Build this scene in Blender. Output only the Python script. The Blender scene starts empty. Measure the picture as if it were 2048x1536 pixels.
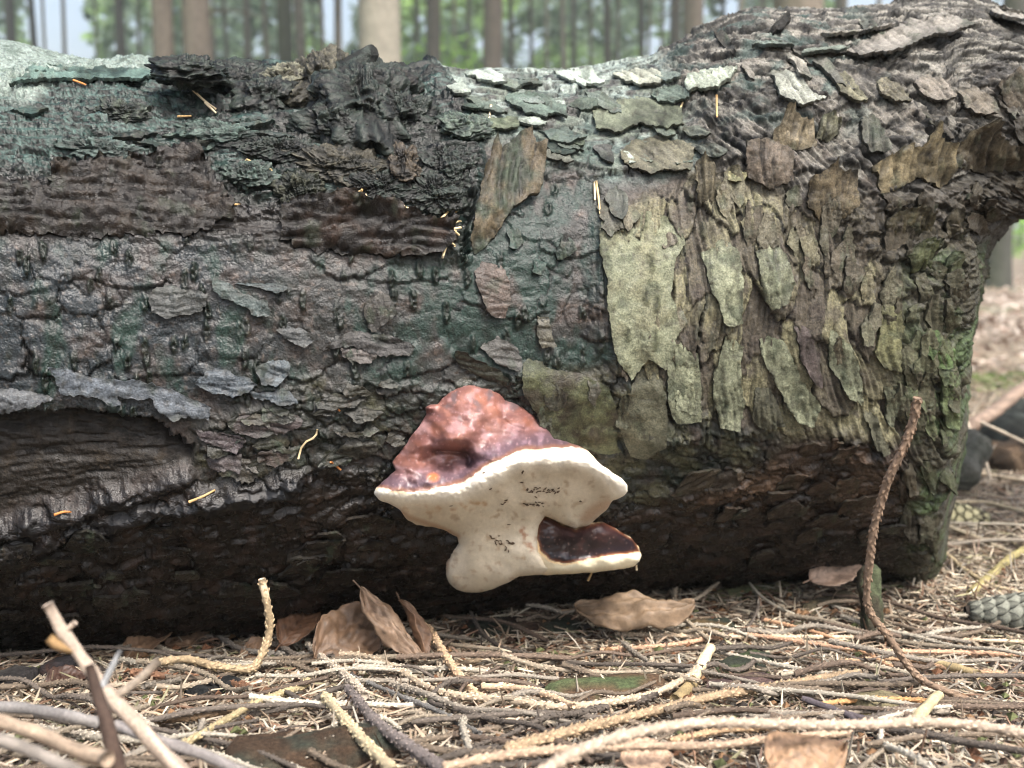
import bpy, math, random
import numpy as np
from mathutils import Vector, Matrix
from mathutils.geometry import delaunay_2d_cdt

scene = bpy.context.scene
C = scene.collection

# ------------------------------------------------------------------ camera
FPX = 2196.0                       # focal length in photograph pixels (2048 wide)
CAM = np.array([0.0, -0.75, 0.28])
PITCH = math.atan2(313.0, FPX)
camd = bpy.data.cameras.new('camera')
cam = bpy.data.objects.new('camera', camd)
C.objects.link(cam)
cam.location = CAM
cam.rotation_euler = (math.pi / 2 - PITCH, 0, 0)
camd.sensor_width = 36.0
camd.lens = 36.0 * FPX / 2048.0
camd.clip_start = 0.01
camd.clip_end = 600.0
camd.dof.use_dof = True
camd.dof.focus_distance = 0.60
camd.dof.aperture_fstop = 9.5
camd.dof.aperture_blades = 0
scene.camera = cam

# ------------------------------------------------------------------ sky, sun, exposure
SUN_EL, SUN_AZ = math.radians(56), math.radians(32)      # azimuth: to the right of straight behind the camera
world = bpy.data.worlds.new('World')
scene.world = world
world.use_nodes = True
wn = world.node_tree
bg = wn.nodes['Background']
sky = wn.nodes.new('ShaderNodeTexSky')
sky.sky_type = 'NISHITA'
sky.sun_disc = False
sky.sun_elevation = SUN_EL
sky.sun_rotation = math.pi - SUN_AZ
sky.air_density = 1.0
sky.dust_density = 6.0
sky.ozone_density = 1.0
wn.links.new(sky.outputs[0], bg.inputs[0])
bg.inputs[1].default_value = 0.15

sd = bpy.data.lights.new('sun', 'SUN')
sd.energy = 1.75
sd.angle = math.radians(9.0)
sd.color = (1.0, 0.985, 0.955)
sun = bpy.data.objects.new('sun', sd)
C.objects.link(sun)
sdir = Vector((math.sin(SUN_AZ) * math.cos(SUN_EL), -math.cos(SUN_AZ) * math.cos(SUN_EL), math.sin(SUN_EL)))
sun.rotation_euler = sdir.to_track_quat('Z', 'Y').to_euler()
sun.location = (0.5, -1.5, 6)

scene.view_settings.view_transform = 'Standard'
scene.view_settings.look = 'None'
scene.view_settings.exposure = 1.6
scene.view_settings.gamma = 1.0
scene.view_settings.use_curve_mapping = False
scene.cycles.use_denoising = True
scene.cycles.filter_width = 1.1
scene.cycles.max_bounces = 6
scene.cycles.diffuse_bounces = 3
scene.cycles.glossy_bounces = 2
scene.cycles.transmission_bounces = 2
scene.cycles.transparent_max_bounces = 4

# ------------------------------------------------------------------ projection helpers
_ct, _st = math.cos(PITCH), math.sin(PITCH)


def ray(px, py):
    a = (np.asarray(px, float) - 1024.0) / FPX
    b = -(np.asarray(py, float) - 768.0) / FPX
    return np.stack([a, _ct + b * _st, -_st + b * _ct], -1)


def at_depth(px, py, y):
    """the world point seen at photograph pixel (px, py) whose world y is y"""
    r = ray(px, py)
    s = (np.asarray(y, float) - CAM[1]) / r[..., 1]
    return CAM + r * s[..., None]


def project(X):
    d = X - CAM
    zc = d[..., 1] * _ct - d[..., 2] * _st
    uc = d[..., 1] * _st + d[..., 2] * _ct
    return 1024.0 + FPX * d[..., 0] / zc, 768.0 - FPX * uc / zc


def sstep(a, b, x):
    t = np.clip((x - a) / (b - a), 0.0, 1.0)
    return t * t * (3 - 2 * t)


# ------------------------------------------------------------------ noise
_rg = np.random.RandomState(7)
_PM = _rg.permutation(4096).astype(np.int32)
_ga = _rg.rand(4096) * 6.2831853
_GX = np.cos(_ga).astype(np.float32); _GY = np.sin(_ga).astype(np.float32)
_R1, _R2, _R3 = (_rg.rand(4096).astype(np.float32) for _ in range(3))
F4 = np.float32


def noise2(x, y, seed=0):
    x = np.asarray(x, F4); y = np.asarray(y, F4)
    i = np.floor(x); j = np.floor(y)
    fx = x - i; fy = y - j
    i = i.astype(np.int32); j = j.astype(np.int32) + int(seed) * 131
    u = fx * fx * (3 - 2 * fx); v = fy * fy * (3 - 2 * fy)
    a0 = _PM[(i + int(seed) * 57) & 4095]; a1 = _PM[(i + 1 + int(seed) * 57) & 4095]
    k = (a0 + j) & 4095; h00 = _PM[k]; h01 = _PM[(a0 + j + 1) & 4095]
    h10 = _PM[(a1 + j) & 4095]; h11 = _PM[(a1 + j + 1) & 4095]
    n00 = _GX[h00] * fx + _GY[h00] * fy
    n10 = _GX[h10] * (fx - 1) + _GY[h10] * fy
    n01 = _GX[h01] * fx + _GY[h01] * (fy - 1)
    n11 = _GX[h11] * (fx - 1) + _GY[h11] * (fy - 1)
    p = n00 + (n10 - n00) * u; q = n01 + (n11 - n01) * u
    return (p + (q - p) * v) * F4(1.41)


def fbm(x, y, octv=4, seed=0, gain=0.5):
    x = np.asarray(x, F4); y = np.asarray(y, F4)
    s = 0.0; a = 1.0; t = 0.0
    for o in range(octv):
        s = s + F4(a) * noise2(x * F4(2 ** o) + F4(17.3 * o), y * F4(2 ** o) - F4(9.1 * o), seed + o * 7)
        t += a; a *= gain
    return s / F4(t)


def ridged(x, y, octv=3, seed=0):
    x = np.asarray(x, F4); y = np.asarray(y, F4)
    s = 0.0; a = 1.0; t = 0.0
    for o in range(octv):
        s = s + F4(a) * (1 - np.abs(noise2(x * F4(2 ** o) + F4(3.7 * o), y * F4(2 ** o) + F4(5.9 * o), seed + o * 11)) * 2)
        t += a; a *= 0.5
    return s / F4(t)


def noise3(x, y, z, seed=0):
    """cheap solid noise from three slanted plane noises"""
    return (noise2(x + .31 * z, y - .47 * z, seed) + noise2(y + .37 * x, z - .29 * x, seed + 3) + noise2(z + .43 * y, x - .33 * y, seed + 5)) * F4(.62)


def terraces(t):
    """smooth steps of a height field: stepped height and a mask of the step's foot"""
    k = np.floor(t); f = t - k
    return k + sstep(.62, 1.0, f), sstep(.40, .70, f) * sstep(1.0, .86, f)


def worley(x, y, seed=0):
    """F1, F2, random id of the nearest point, offset to it"""
    x = np.asarray(x, F4); y = np.asarray(y, F4)
    i = np.floor(x).astype(np.int32); j = np.floor(y).astype(np.int32)
    f1 = np.full(x.shape, 9.0, F4); f2 = np.full(x.shape, 9.0, F4)
    rid = np.zeros(x.shape, F4); ox = np.zeros(x.shape, F4); oy = np.zeros(x.shape, F4)
    for di in (-1, 0, 1):
        pi = _PM[(i + di + int(seed) * 57) & 4095]
        for dj in (-1, 0, 1):
            k = _PM[(pi + j + dj + int(seed) * 131) & 4095]
            dx = x - (i + di + _R1[k]); dy = y - (j + dj + _R2[k])
            d = np.sqrt(dx * dx + dy * dy)
            near = d < f1
            f2 = np.where(near, f1, np.minimum(f2, d))
            rid = np.where(near, _R3[k], rid)
            ox = np.where(near, dx, ox); oy = np.where(near, dy, oy)
            f1 = np.minimum(f1, d)
    return f1, f2, rid, ox, oy


def poly_sd(px, py, poly):
    """signed distance to a closed polygon, positive inside"""
    poly = np.asarray(poly, F4); px = np.asarray(px, F4); py = np.asarray(py, F4)
    d2 = np.full(px.shape, 1e12, F4); ins = np.zeros(px.shape, bool)
    n = len(poly)
    for k in range(n):
        ax, ay = poly[k]; bx, by = poly[(k + 1) % n]
        ex, ey = bx - ax, by - ay
        L = ex * ex + ey * ey + 1e-9
        t = np.clip(((px - ax) * ex + (py - ay) * ey) / L, 0, 1)
        d2 = np.minimum(d2, (px - ax - t * ex) ** 2 + (py - ay - t * ey) ** 2)
        c = ((ay > py) != (by > py)) & (px < ex * (py - ay) / (ey if abs(ey) > 1e-9 else 1e-9) + ax)
        ins ^= c
    d = np.sqrt(d2)
    return np.where(ins, d, -d)


def line_d(px, py, pts):
    d2 = np.full(px.shape, 1e12)
    for k in range(len(pts) - 1):
        ax, ay = pts[k]; bx, by = pts[k + 1]
        ex, ey = bx - ax, by - ay
        t = np.clip(((px - ax) * ex + (py - ay) * ey) / (ex * ex + ey * ey + 1e-9), 0, 1)
        d2 = np.minimum(d2, (px - ax - t * ex) ** 2 + (py - ay - t * ey) ** 2)
    return np.sqrt(d2)


def Z(ox, oy, pts, k=0.341797):
    return [(ox + x * k, oy + y * k) for x, y in pts]


def srgb(r, g, b):
    c = np.array([r, g, b], float) / 255.0
    return np.where(c <= 0.04045, c / 12.92, ((c + 0.055) / 1.055) ** 2.4)


def spline(pts, n):
    """Catmull-Rom through pts (m, d), n samples"""
    p = np.asarray(pts, float)
    if len(p) == 2:
        t = np.linspace(0, 1, n)[:, None]
        return p[0] * (1 - t) + p[1] * t
    q = np.vstack([2 * p[0] - p[1], p, 2 * p[-1] - p[-2]])
    m = len(p) - 1
    u = np.linspace(0, m - 1e-6, n)
    k = u.astype(int); t = (u - k)[:, None]
    a, b, c, d = q[k], q[k + 1], q[k + 2], q[k + 3]
    return 0.5 * (2 * b + (c - a) * t + (2 * a - 5 * b + 4 * c - d) * t ** 2 + (3 * b - a - 3 * c + d) * t ** 3)


# ------------------------------------------------------------------ mesh and object helpers
def mesh_np(name, V, faces, col=None, rgh=None, smooth=True):
    """faces: list of (k, 4) / (k, 3) index arrays"""
    me = bpy.data.meshes.new(name)
    V = np.ascontiguousarray(V, np.float32)
    if not isinstance(faces, list):
        faces = [faces]
    faces = [np.asarray(f, np.int32) for f in faces if len(f)]
    loops = np.concatenate([f.ravel() for f in faces])
    sizes = np.concatenate([np.full(len(f), f.shape[1], np.int32) for f in faces])
    starts = np.concatenate([[0], np.cumsum(sizes)[:-1]]).astype(np.int32)
    me.vertices.add(len(V)); me.vertices.foreach_set('co', V.ravel())
    me.loops.add(len(loops)); me.loops.foreach_set('vertex_index', loops)
    me.polygons.add(len(sizes)); me.polygons.foreach_set('loop_start', starts)
    me.polygons.foreach_set('loop_total', sizes)
    me.polygons.foreach_set('use_smooth', np.full(len(sizes), bool(smooth)))
    me.update(calc_edges=True)
    if col is not None:
        col = np.asarray(col, np.float32)
        if col.ndim == 1:
            col = np.tile(col, (len(V), 1))
        c4 = np.ones((len(V), 4), np.float32); c4[:, :3] = np.clip(col, 0, 1)
        a = me.color_attributes.new('Col', 'FLOAT_COLOR', 'POINT'); a.data.foreach_set('color', c4.ravel())
    if rgh is not None:
        a = me.attributes.new('Rgh', 'FLOAT', 'POINT')
        a.data.foreach_set('value', np.broadcast_to(np.asarray(rgh, np.float32), (len(V),)).copy())
    return me


def put(name, me, mat, parent=None, loc=None):
    o = bpy.data.objects.new(name, me)
    C.objects.link(o)
    if mat is not None and me is not None and len(me.materials) == 0:
        me.materials.append(mat)
    if parent is not None:
        o.parent = parent
    if loc is not None:
        o.location = loc
    return o


def tag(o, label=None, cat=None, group=None, kind=None):
    if label: o['label'] = label
    if cat: o['category'] = cat
    if group: o['group'] = group
    if kind: o['kind'] = kind
    return o


def empty(name, loc=(0, 0, 0)):
    o = bpy.data.objects.new(name, None)
    o.empty_display_size = 0.02
    C.objects.link(o)
    o.location = loc
    return o


def grid_faces(n, m, wrap=False):
    """quads of an (n, m) vertex grid; wrap closes the second axis"""
    i = np.arange(n - 1)[:, None]; j = np.arange(m if wrap else m - 1)[None, :]
    j2 = (j + 1) % m
    return np.stack([i * m + j, (i + 1) * m + j, (i + 1) * m + j2, i * m + j2], -1).reshape(-1, 4)


# ------------------------------------------------------------------ materials
def attr_mat(name, rough=0.8, var=0.35, vscale=400.0, bump=0.3, bscale=900.0, bdist=0.0006, use_rgh=False, spec=0.5,
             translucent=0.0, coat=0.0):
    m = bpy.data.materials.new(name)
    m.use_nodes = True
    nt = m.node_tree; N = nt.nodes; L = nt.links
    b = N['Principled BSDF']
    at = N.new('ShaderNodeAttribute'); at.attribute_name = 'Col'
    geo = N.new('ShaderNodeNewGeometry')
    nz = N.new('ShaderNodeTexNoise'); nz.inputs['Scale'].default_value = vscale; nz.inputs['Detail'].default_value = 4.0
    L.new(geo.outputs['Position'], nz.inputs['Vector'])
    mr = N.new('ShaderNodeMapRange')
    mr.inputs['From Min'].default_value = 0.25; mr.inputs['From Max'].default_value = 0.75
    mr.inputs['To Min'].default_value = 1 - var; mr.inputs['To Max'].default_value = 1 + var
    L.new(nz.outputs[0], mr.inputs['Value'])
    mx = N.new('ShaderNodeVectorMath'); mx.operation = 'SCALE'
    L.new(at.outputs['Color'], mx.inputs[0]); L.new(mr.outputs[0], mx.inputs['Scale'])
    L.new(mx.outputs[0], b.inputs['Base Color'])
    b.inputs['Roughness'].default_value = rough
    b.inputs['Specular IOR Level'].default_value = spec
    b.inputs['Coat Weight'].default_value = coat
    b.inputs['Coat Roughness'].default_value = 0.25
    if use_rgh and coat == 0.0 and name != 'bracket_fungus':
        n3_ = N.new('ShaderNodeTexNoise'); n3_.inputs['Scale'].default_value = 260.0; n3_.inputs['Detail'].default_value = 3.0
        L.new(geo.outputs['Position'], n3_.inputs['Vector'])
        m3 = N.new('ShaderNodeMapRange'); m3.inputs['From Min'].default_value = .35; m3.inputs['From Max'].default_value = .7
        m3.inputs['To Min'].default_value = 1.15; m3.inputs['To Max'].default_value = .55
        L.new(n3_.outputs[0], m3.inputs['Value'])
        mm = N.new('ShaderNodeMath'); mm.operation = 'MULTIPLY'; mm.use_clamp = True
        ar = N.new('ShaderNodeAttribute'); ar.attribute_name = 'Rgh'
        L.new(ar.outputs['Fac'], mm.inputs[0]); L.new(m3.outputs[0], mm.inputs[1]); L.new(mm.outputs[0], b.inputs['Roughness'])
    elif use_rgh:
        ar = N.new('ShaderNodeAttribute'); ar.attribute_name = 'Rgh'
        L.new(ar.outputs['Fac'], b.inputs['Roughness'])
    if bump > 0:
        n2 = N.new('ShaderNodeTexNoise'); n2.inputs['Scale'].default_value = bscale; n2.inputs['Detail'].default_value = 5.0
        L.new(geo.outputs['Position'], n2.inputs['Vector'])
        bp = N.new('ShaderNodeBump'); bp.inputs['Strength'].default_value = bump; bp.inputs['Distance'].default_value = bdist
        L.new(n2.outputs[0], bp.inputs['Height']); L.new(bp.outputs[0], b.inputs['Normal'])
    if translucent > 0:
        out = N['Material Output']
        tr = N.new('ShaderNodeBsdfTranslucent'); L.new(mx.outputs[0], tr.inputs['Color'])
        ms = N.new('ShaderNodeMixShader'); ms.inputs[0].default_value = translucent
        L.new(b.outputs[0], ms.inputs[1]); L.new(tr.outputs[0], ms.inputs[2]); L.new(ms.outputs[0], out.inputs['Surface'])
    return m


M_BARK = attr_mat('wet_bark', var=0.55, vscale=800.0, bump=0.6, bscale=900.0, bdist=0.0010, use_rgh=True, spec=0.34)
M_PLATE = attr_mat('bark_plate', rough=0.7, var=0.5, vscale=900.0, bump=0.6, bscale=1000.0, bdist=0.0009, use_rgh=True, spec=0.26)
M_FUNGUS = attr_mat('bracket_fungus', var=0.10, vscale=1500.0, bump=0.2, bscale=2200.0, bdist=0.0004, use_rgh=True, spec=0.5)
M_TWIG = attr_mat('twig', rough=0.85, var=0.35, vscale=900.0, bump=0.4, bscale=2000.0, bdist=0.0005, spec=0.3)
M_NEEDLE = attr_mat('needle', rough=0.6, var=0.15, vscale=300.0, bump=0.0, spec=0.4)
M_LEAF = attr_mat('dry_leaf', rough=0.55, var=0.25, vscale=350.0, bump=0.3, bscale=700.0, bdist=0.0008, spec=0.4, translucent=0.15)
M_SOIL = attr_mat('forest_floor', rough=0.95, var=0.6, vscale=120.0, bump=0.8, bscale=400.0, bdist=0.003, spec=0.2)
M_TRUNK = attr_mat('spruce_bark', rough=0.95, var=0.25, vscale=18.0, bump=0.6, bscale=40.0, bdist=0.02, spec=0.2)
M_FOLIAGE = attr_mat('foliage', rough=0.7, var=0.3, vscale=1.2, bump=0.0, spec=0.3, translucent=0.45)
M_MOSS = attr_mat('moss', rough=0.95, var=0.5, vscale=500.0, bump=0.8, bscale=900.0, bdist=0.002, spec=0.2)


# ------------------------------------------------------------------ ground height
def ground_z(x, y):
    x = np.asarray(x, float); y = np.asarray(y, float)
    d = np.maximum(0.0, -0.02 - y)
    z = 0.17 * d * d / (d + 0.03)
    z = np.where(d > 0.6, 0.17 * 0.6 * 0.6 / 0.63, z)
    far = np.maximum(0.0, y - 0.45)
    z = z - 0.27 * (1 - np.exp(-far / 5.5)) - 0.0025 * np.minimum(far, 60)
    z = z + np.exp(-np.maximum(0, y - 1) / 6.0) * 0.006 * fbm(x / 0.16, y / 0.16, 2, 901) + 0.05 * fbm(x / 2.4, y / 2.4, 2, 905) * sstep(0.8, 4.0, y)
    return z


def on_ground(px, py, lift=0.0):
    """where the ray of a photograph pixel meets the ground raised by lift"""
    r = ray(px, py)
    lo, hi = 0.2, 40.0
    s = np.linspace(0.25, 1.6, 700)
    s = np.concatenate([s, np.geomspace(1.6, 40, 500)])
    p = CAM + r * s[:, None]
    g = p[:, 2] - ground_z(p[:, 0], p[:, 1]) - lift * .001
    k = np.argmax(g < 0) if (g < 0).any() else len(s) - 1
    return p[k]

# ================================================================== the fallen log
def axis_y(px):
    return -0.01 + 0.13 * np.clip(np.asarray(px, float), -400, 2300) / 1900.0


_keys = [  # top x, y, bottom x, y, half depth
    (-420, 40, -420, 1350, .185), (-160, 70, -160, 1338, .185), (0, 84, 0, 1322, .185), (170, 113, 170, 1308, .183),
    (310, 129, 310, 1296, .182), (570, 141, 560, 1272, .18), (820, 153, 800, 1245, .178), (1000, 150, 1000, 1215, .176),
    (1200, 138, 1200, 1185, .176), (1330, 112, 1330, 1170, .178), (1420, 76, 1410, 1163, .18), (1500, 42, 1490, 1158, .182),
    (1600, 38, 1590, 1155, .184), (1690, 36, 1690, 1155, .184), (1780, 26, 1780, 1152, .18), (1840, 18, 1838, 1148, .175),
    (1876, 15, 1868, 1125, .172), (1892, 15, 1886, 1040, .168), (1902, 16, 1904, 950, .164), (1912, 17, 1913, 850, .16),
    (1926, 20, 1909, 740, .155), (1948, 25, 1906, 670, .15), (1980, 33, 1916, 600, .145), (2020, 46, 1946, 530, .14),
    (2080, 72, 1990, 462, .132), (2190, 118, 2050, 402, .124), (2500, 215, 2300, 372, .105), (2900, 320, 2800, 430, .09)]
_keys = np.array(_keys, float)
_mid = np.hypot(np.diff(_keys[:, 0]), np.diff(_keys[:, 1])) * .5 + np.hypot(np.diff(_keys[:, 2]), np.diff(_keys[:, 3])) * .5
_cum = np.concatenate([[0], np.cumsum(_mid)])
NT = 1130
_u = np.linspace(0, _cum[-1], 4000)
_spl = np.zeros((4000, 5))
for c_ in range(5):            # cubic through the keys
    x_, y_ = _cum, _keys[:, c_]
    m_ = np.gradient(y_, x_)
    k_ = np.clip(np.searchsorted(x_, _u, side='right') - 1, 0, len(x_) - 2)
    h_ = x_[k_ + 1] - x_[k_]; t_ = (_u - x_[k_]) / h_
    _spl[:, c_] = ((1 + 2 * t_) * (1 - t_) ** 2 * y_[k_] + t_ * (1 - t_) ** 2 * h_ * m_[k_] + t_ * t_ * (3 - 2 * t_) * y_[k_ + 1]
                   + t_ * t_ * (t_ - 1) * h_ * m_[k_ + 1])
_mx = np.maximum(_spl[:, 0], _spl[:, 2])
_w = np.where((_mx > -60) & (np.minimum(_spl[:, 0], _spl[:, 2]) < 2070), 1.0, 0.25)
_cw = np.concatenate([[0], np.cumsum(_w[:-1])]); _cw /= _cw[-1]
_sel = np.interp(np.linspace(0, 1, NT), _cw, np.arange(4000))
SEC = np.stack([np.interp(_sel, np.arange(4000), _spl[:, c_]) for c_ in range(5)], -1)

PHI = np.radians(np.concatenate([np.linspace(-95, -20, 24, endpoint=False), np.linspace(-20, 196, 660), np.linspace(196, 265, 24)[1:-1]]))
NP = len(PHI)


def _se(v, n=2.25):
    return np.sign(v) * np.abs(v) ** (2.0 / n)


_cx = ((SEC[:, 0] + SEC[:, 2]) / 2)[:, None] + ((SEC[:, 0] - SEC[:, 2]) / 2)[:, None] * _se(np.cos(PHI))[None]
_cy = ((SEC[:, 1] + SEC[:, 3]) / 2)[:, None] + ((SEC[:, 1] - SEC[:, 3]) / 2)[:, None] * _se(np.cos(PHI))[None]
BASE = at_depth(_cx, _cy, axis_y(_cx) - SEC[:, 4:5] * _se(np.sin(PHI))[None])


def grid_normals(G):
    du = np.gradient(G, axis=0); dv = np.gradient(G, axis=1)
    n = np.cross(dv, du)
    n /= np.linalg.norm(n, axis=-1, keepdims=True) + 1e-12
    return -n if n[NT // 2, NP // 2, 1] > 0 else n


NRM = grid_normals(BASE)
_s3 = NRM.copy()
for _ in range(6):
    _s3[1:-1] = (_s3[:-2] + 2 * _s3[1:-1] + _s3[2:]) / 4
NRM = _s3 / np.linalg.norm(_s3, axis=-1, keepdims=True)
PX, PY = project(BASE)
_step = np.linalg.norm(np.diff(BASE, axis=1), axis=-1)
_arc = np.concatenate([np.zeros((NT, 1)), np.cumsum(_step, axis=1)], axis=1)
_jf = np.argmin(np.abs(PHI - math.pi / 2))
VY = (_arc - _arc[:, _jf:_jf + 1]) / 0.00028 + PY[:, _jf:_jf + 1]
VIEW = (NRM * (CAM - BASE)).sum(-1) > -0.03
PX = PX.astype(F4).ravel(); PY = PY.astype(F4).ravel(); VY = VY.astype(F4).ravel(); UX = PX
NV = NT * NP

# ---- ragged coordinates for every traced border
_wx = fbm(UX / 46, VY / 46, 4, 11); _wy = fbm(UX / 46, VY / 46, 4, 23); _w5 = noise2(UX / 7, VY / 7, 5)
QX = PX + 16 * _wx + 5 * _w5
QY = PY + 16 * _wy - 5 * _w5
H = 5.0 * fbm(UX / 330, VY / 260, 2, 31) + 0.9 * fbm(UX / 30, VY / 30, 4, 37)
COL = np.zeros((NV, 3), F4) + srgb(84, 74, 70).astype(F4)
RGH = np.full(NV, .62, F4)
n1 = fbm(UX / 120, VY / 120, 4, 301); n2 = fbm(UX / 40, VY / 50, 4, 303); n3 = fbm(UX / 14, VY / 14, 3, 305)


class Area:
    """the part of the log's surface inside a traced outline; its border fades over blur pixels"""

    def __init__(s, poly, blur):
        poly = np.asarray(poly, F4)
        lo = poly.min(0) - blur - 40; hi = poly.max(0) + blur + 40
        i = np.flatnonzero((PX > lo[0]) & (PX < hi[0]) & (PY > lo[1]) & (PY < hi[1]) & (PX > -425) & (PX < 2190))
        sd = poly_sd(QX[i], QY[i], poly)
        k = sd > -blur
        s.i = i[k]; s.sd = sd[k]
        s.m = sstep(-blur, blur, s.sd)
        s.x = UX[s.i]; s.v = VY[s.i]; s.px = PX[s.i]; s.py = PY[s.i]
        s.n1 = n1[s.i]; s.n2 = n2[s.i]; s.n3 = n3[s.i]

    def up(s, h):
        H[s.i] += s.m * h

    def paint(s, mask, color, k=1.0):
        m = np.clip(s.m * mask * k, 0, 1)[:, None]
        COL[s.i] = COL[s.i] * (1 - m) + np.asarray(color, F4) * m

    def rough(s, d):
        RGH[s.i] += s.m * d


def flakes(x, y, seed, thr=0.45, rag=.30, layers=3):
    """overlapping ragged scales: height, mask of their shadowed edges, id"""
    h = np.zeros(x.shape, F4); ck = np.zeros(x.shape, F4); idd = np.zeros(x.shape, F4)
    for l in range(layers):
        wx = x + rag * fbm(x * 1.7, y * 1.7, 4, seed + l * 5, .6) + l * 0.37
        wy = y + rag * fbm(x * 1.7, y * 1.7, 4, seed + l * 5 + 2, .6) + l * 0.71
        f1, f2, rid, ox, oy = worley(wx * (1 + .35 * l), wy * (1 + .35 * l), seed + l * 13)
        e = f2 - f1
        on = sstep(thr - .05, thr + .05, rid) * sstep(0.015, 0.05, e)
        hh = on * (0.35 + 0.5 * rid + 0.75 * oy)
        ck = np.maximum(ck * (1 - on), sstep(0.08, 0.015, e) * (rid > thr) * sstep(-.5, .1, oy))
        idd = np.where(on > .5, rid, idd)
        h = h * (1 - 0.65 * on) + hh * (1.0 if l == 0 else 0.75)
    return h, ck, idd


def lenticels(x, v, seed, cw=41.0, ch=58.0, thr=.42):
    f1, f2, rid, ox, oy = worley(x / cw, v / ch, seed)
    le = np.hypot(ox * cw / 8.0, oy * ch / (13.0 + 14 * rid)) + .35 * noise2(x / 7, v / 7, seed + 1)
    return sstep(1.1, 0.6, le) * (rid > thr), sstep(0.55, 0.2, le) * (rid > thr)


POLY_RECESS = [(-900, 385), (0, 372), (100, 388), (118, 344), (200, 331), (290, 326), (395, 303), (412, 345), (430, 378), (465, 415),
               (560, 424), (640, 412), (700, 405), (780, 420), (830, 440), (898, 452), (925, 520), (948, 420), (972, 330), (1010, 322), (1060, 320),
               (1000, 290), (930, 250), (900, 190), (860, 140), (560, 100), (0, 30), (-900, -40)]
POLY_TOPCRUST = [(-900, 130), (0, 150), (60, 128), (330, 118), (600, 110), (860, 130), (960, 250), (970, 330), (930, 520), (880, 450),
                 (560, 420), (430, 370), (0, 372), (-900, 385)]
POLY_HOLLOW = [(-900, 840), (0, 826), (170, 818), (300, 838), (350, 868), (388, 890), (384, 918), (260, 955), (120, 985), (0, 1012), (-900, 1120)]
POLY_SMOOTH = [(-900, 470), (0, 485), (420, 480), (640, 500), (900, 520), (1000, 330), (1190, 350), (1200, 460), (1230, 720), (1040, 760),
               (900, 790), (640, 760), (420, 830), (300, 835), (0, 825), (-900, 835)]
POLY_MID = [(390, 850), (620, 760), (900, 770), (1040, 740), (1240, 740), (1560, 880), (1500, 960), (1280, 1020), (900, 1010), (640, 930), (400, 960)]
POLY_LOWER = [(-900, 1020), (0, 1020), (260, 960), (420, 960), (640, 925), (760, 950), (900, 1000), (1280, 1010), (1400, 960), (1600, 890),
              (1700, 850), (1790, 900), (1850, 1010), (1900, 1300), (1400, 1700), (-900, 1800)]
POLY_STRI = [(1200, 440), (1400, 350), (1560, 400), (1760, 420), (1900, 440), (1960, 560), (1900, 900), (1800, 960), (1600, 870), (1420, 900),
             (1260, 880), (1190, 640)]
POLY_RIDGE = [(1330, 120), (1480, -60), (2500, -100), (2900, 500), (2040, 420), (1760, 420), (1560, 390), (1420, 330), (1380, 220)]
POLY_TOPMID = [(840, 100), (1330, 80), (1420, 200), (1420, 330), (1230, 380), (1100, 350), (1020, 290), (930, 270), (860, 200)]
POLY_PALE = [(-900, -60), (-100, 60), (110, 90), (340, 130), (330, 152), (120, 150), (60, 200), (0, 190), (-900, 240)]
POLY_DARKFRONT = [(-900, 350), (110, 335), (400, 300), (440, 380), (620, 405), (900, 445), (930, 520), (640, 505), (440, 490), (0, 480), (-900, 470)]
POLY_MOSSEDGE = [(1780, 520), (1960, 480), (1960, 900), (1900, 1160), (1800, 1160), (1820, 900), (1760, 700)]
POLY_DARKEDGE = [(1640, 420), (1760, 400), (2060, 330), (2060, 420), (1960, 560), (1900, 700), (1850, 640), (1800, 560), (1700, 500)]

# scaly bark along the upper middle
A = Area(POLY_TOPMID, 24)
f, c, idd = flakes(A.x / 130 + A.v / 500, A.v / 70 - A.x / 700, 101, .4)
A.up(4.4 * f - 0.8 * c + .5 * fbm(A.x / 22, A.v / 10, 3, 103))
A.paint(1, srgb(92, 104, 101), .9)
A.paint(sstep(.3, .9, idd), srgb(118, 120, 108), .7)
A.paint(sstep(.02, .25, A.n2), srgb(84, 76, 78), .7)
A.paint(sstep(.12, .4, fbm(A.x / 60, A.v / 40, 4, 325) + .3 * sstep(250, 160, A.py)), srgb(150, 156, 150), .75)
A.paint(sstep(.0, .3, fbm(A.x / 50, A.v / 60, 4, 326)) * sstep(180, 300, A.py), srgb(70, 88, 82), .7)
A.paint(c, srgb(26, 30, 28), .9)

# coarse ridged bark of the root flare
A = Area(POLY_RIDGE, 26)
wob = .8 * fbm(A.x / 60, A.v / 60, 2, 77)
ang = math.radians(56)
gx = A.x * math.cos(ang) + A.v * math.sin(ang); gy = -A.x * math.sin(ang) + A.v * math.cos(ang)
tg = np.clip(sstep(230, 120, A.py + .10 * (A.px - 1700)) * sstep(1350, 1450, A.px), 0, 1)
rr = ridged(gx / 190, gy / 17 + wob, 2, 51) * (1 - tg) + ridged(A.x / 150 + A.v / 300, A.v / 14 - A.x / 90 + wob, 3, 52) * tg
f, c, idd = flakes(gx / 120, gy / 70, 141, 0.36)
f2_, c2_, id2_ = flakes(A.x / 60, A.v / 34, 145, 0.5, .4, 2)
lq = (A.v * .95 - A.x * .22) / 105
tz, tk = terraces(2.6 * fbm(A.x / 200, A.v / 110, 4, 149, .6) + lq)
A.up(-3.6 * (tz - lq) + 1.8 * f + 4.6 * rr + .6 * f2_ + 2.0 * ridged(gx / 60, gy / 8, 2, 57) * (1 - .7 * tg))
A.paint(1, srgb(116, 110, 103), .95)
A.paint(sstep(.3, .9, idd), srgb(128, 118, 110), .6)
A.paint(sstep(0.1, .5, A.n1), srgb(94, 82, 74), .8)
A.paint(sstep(.15, .5, A.n2 + .4 * tg), srgb(150, 142, 134), .7)
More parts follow.
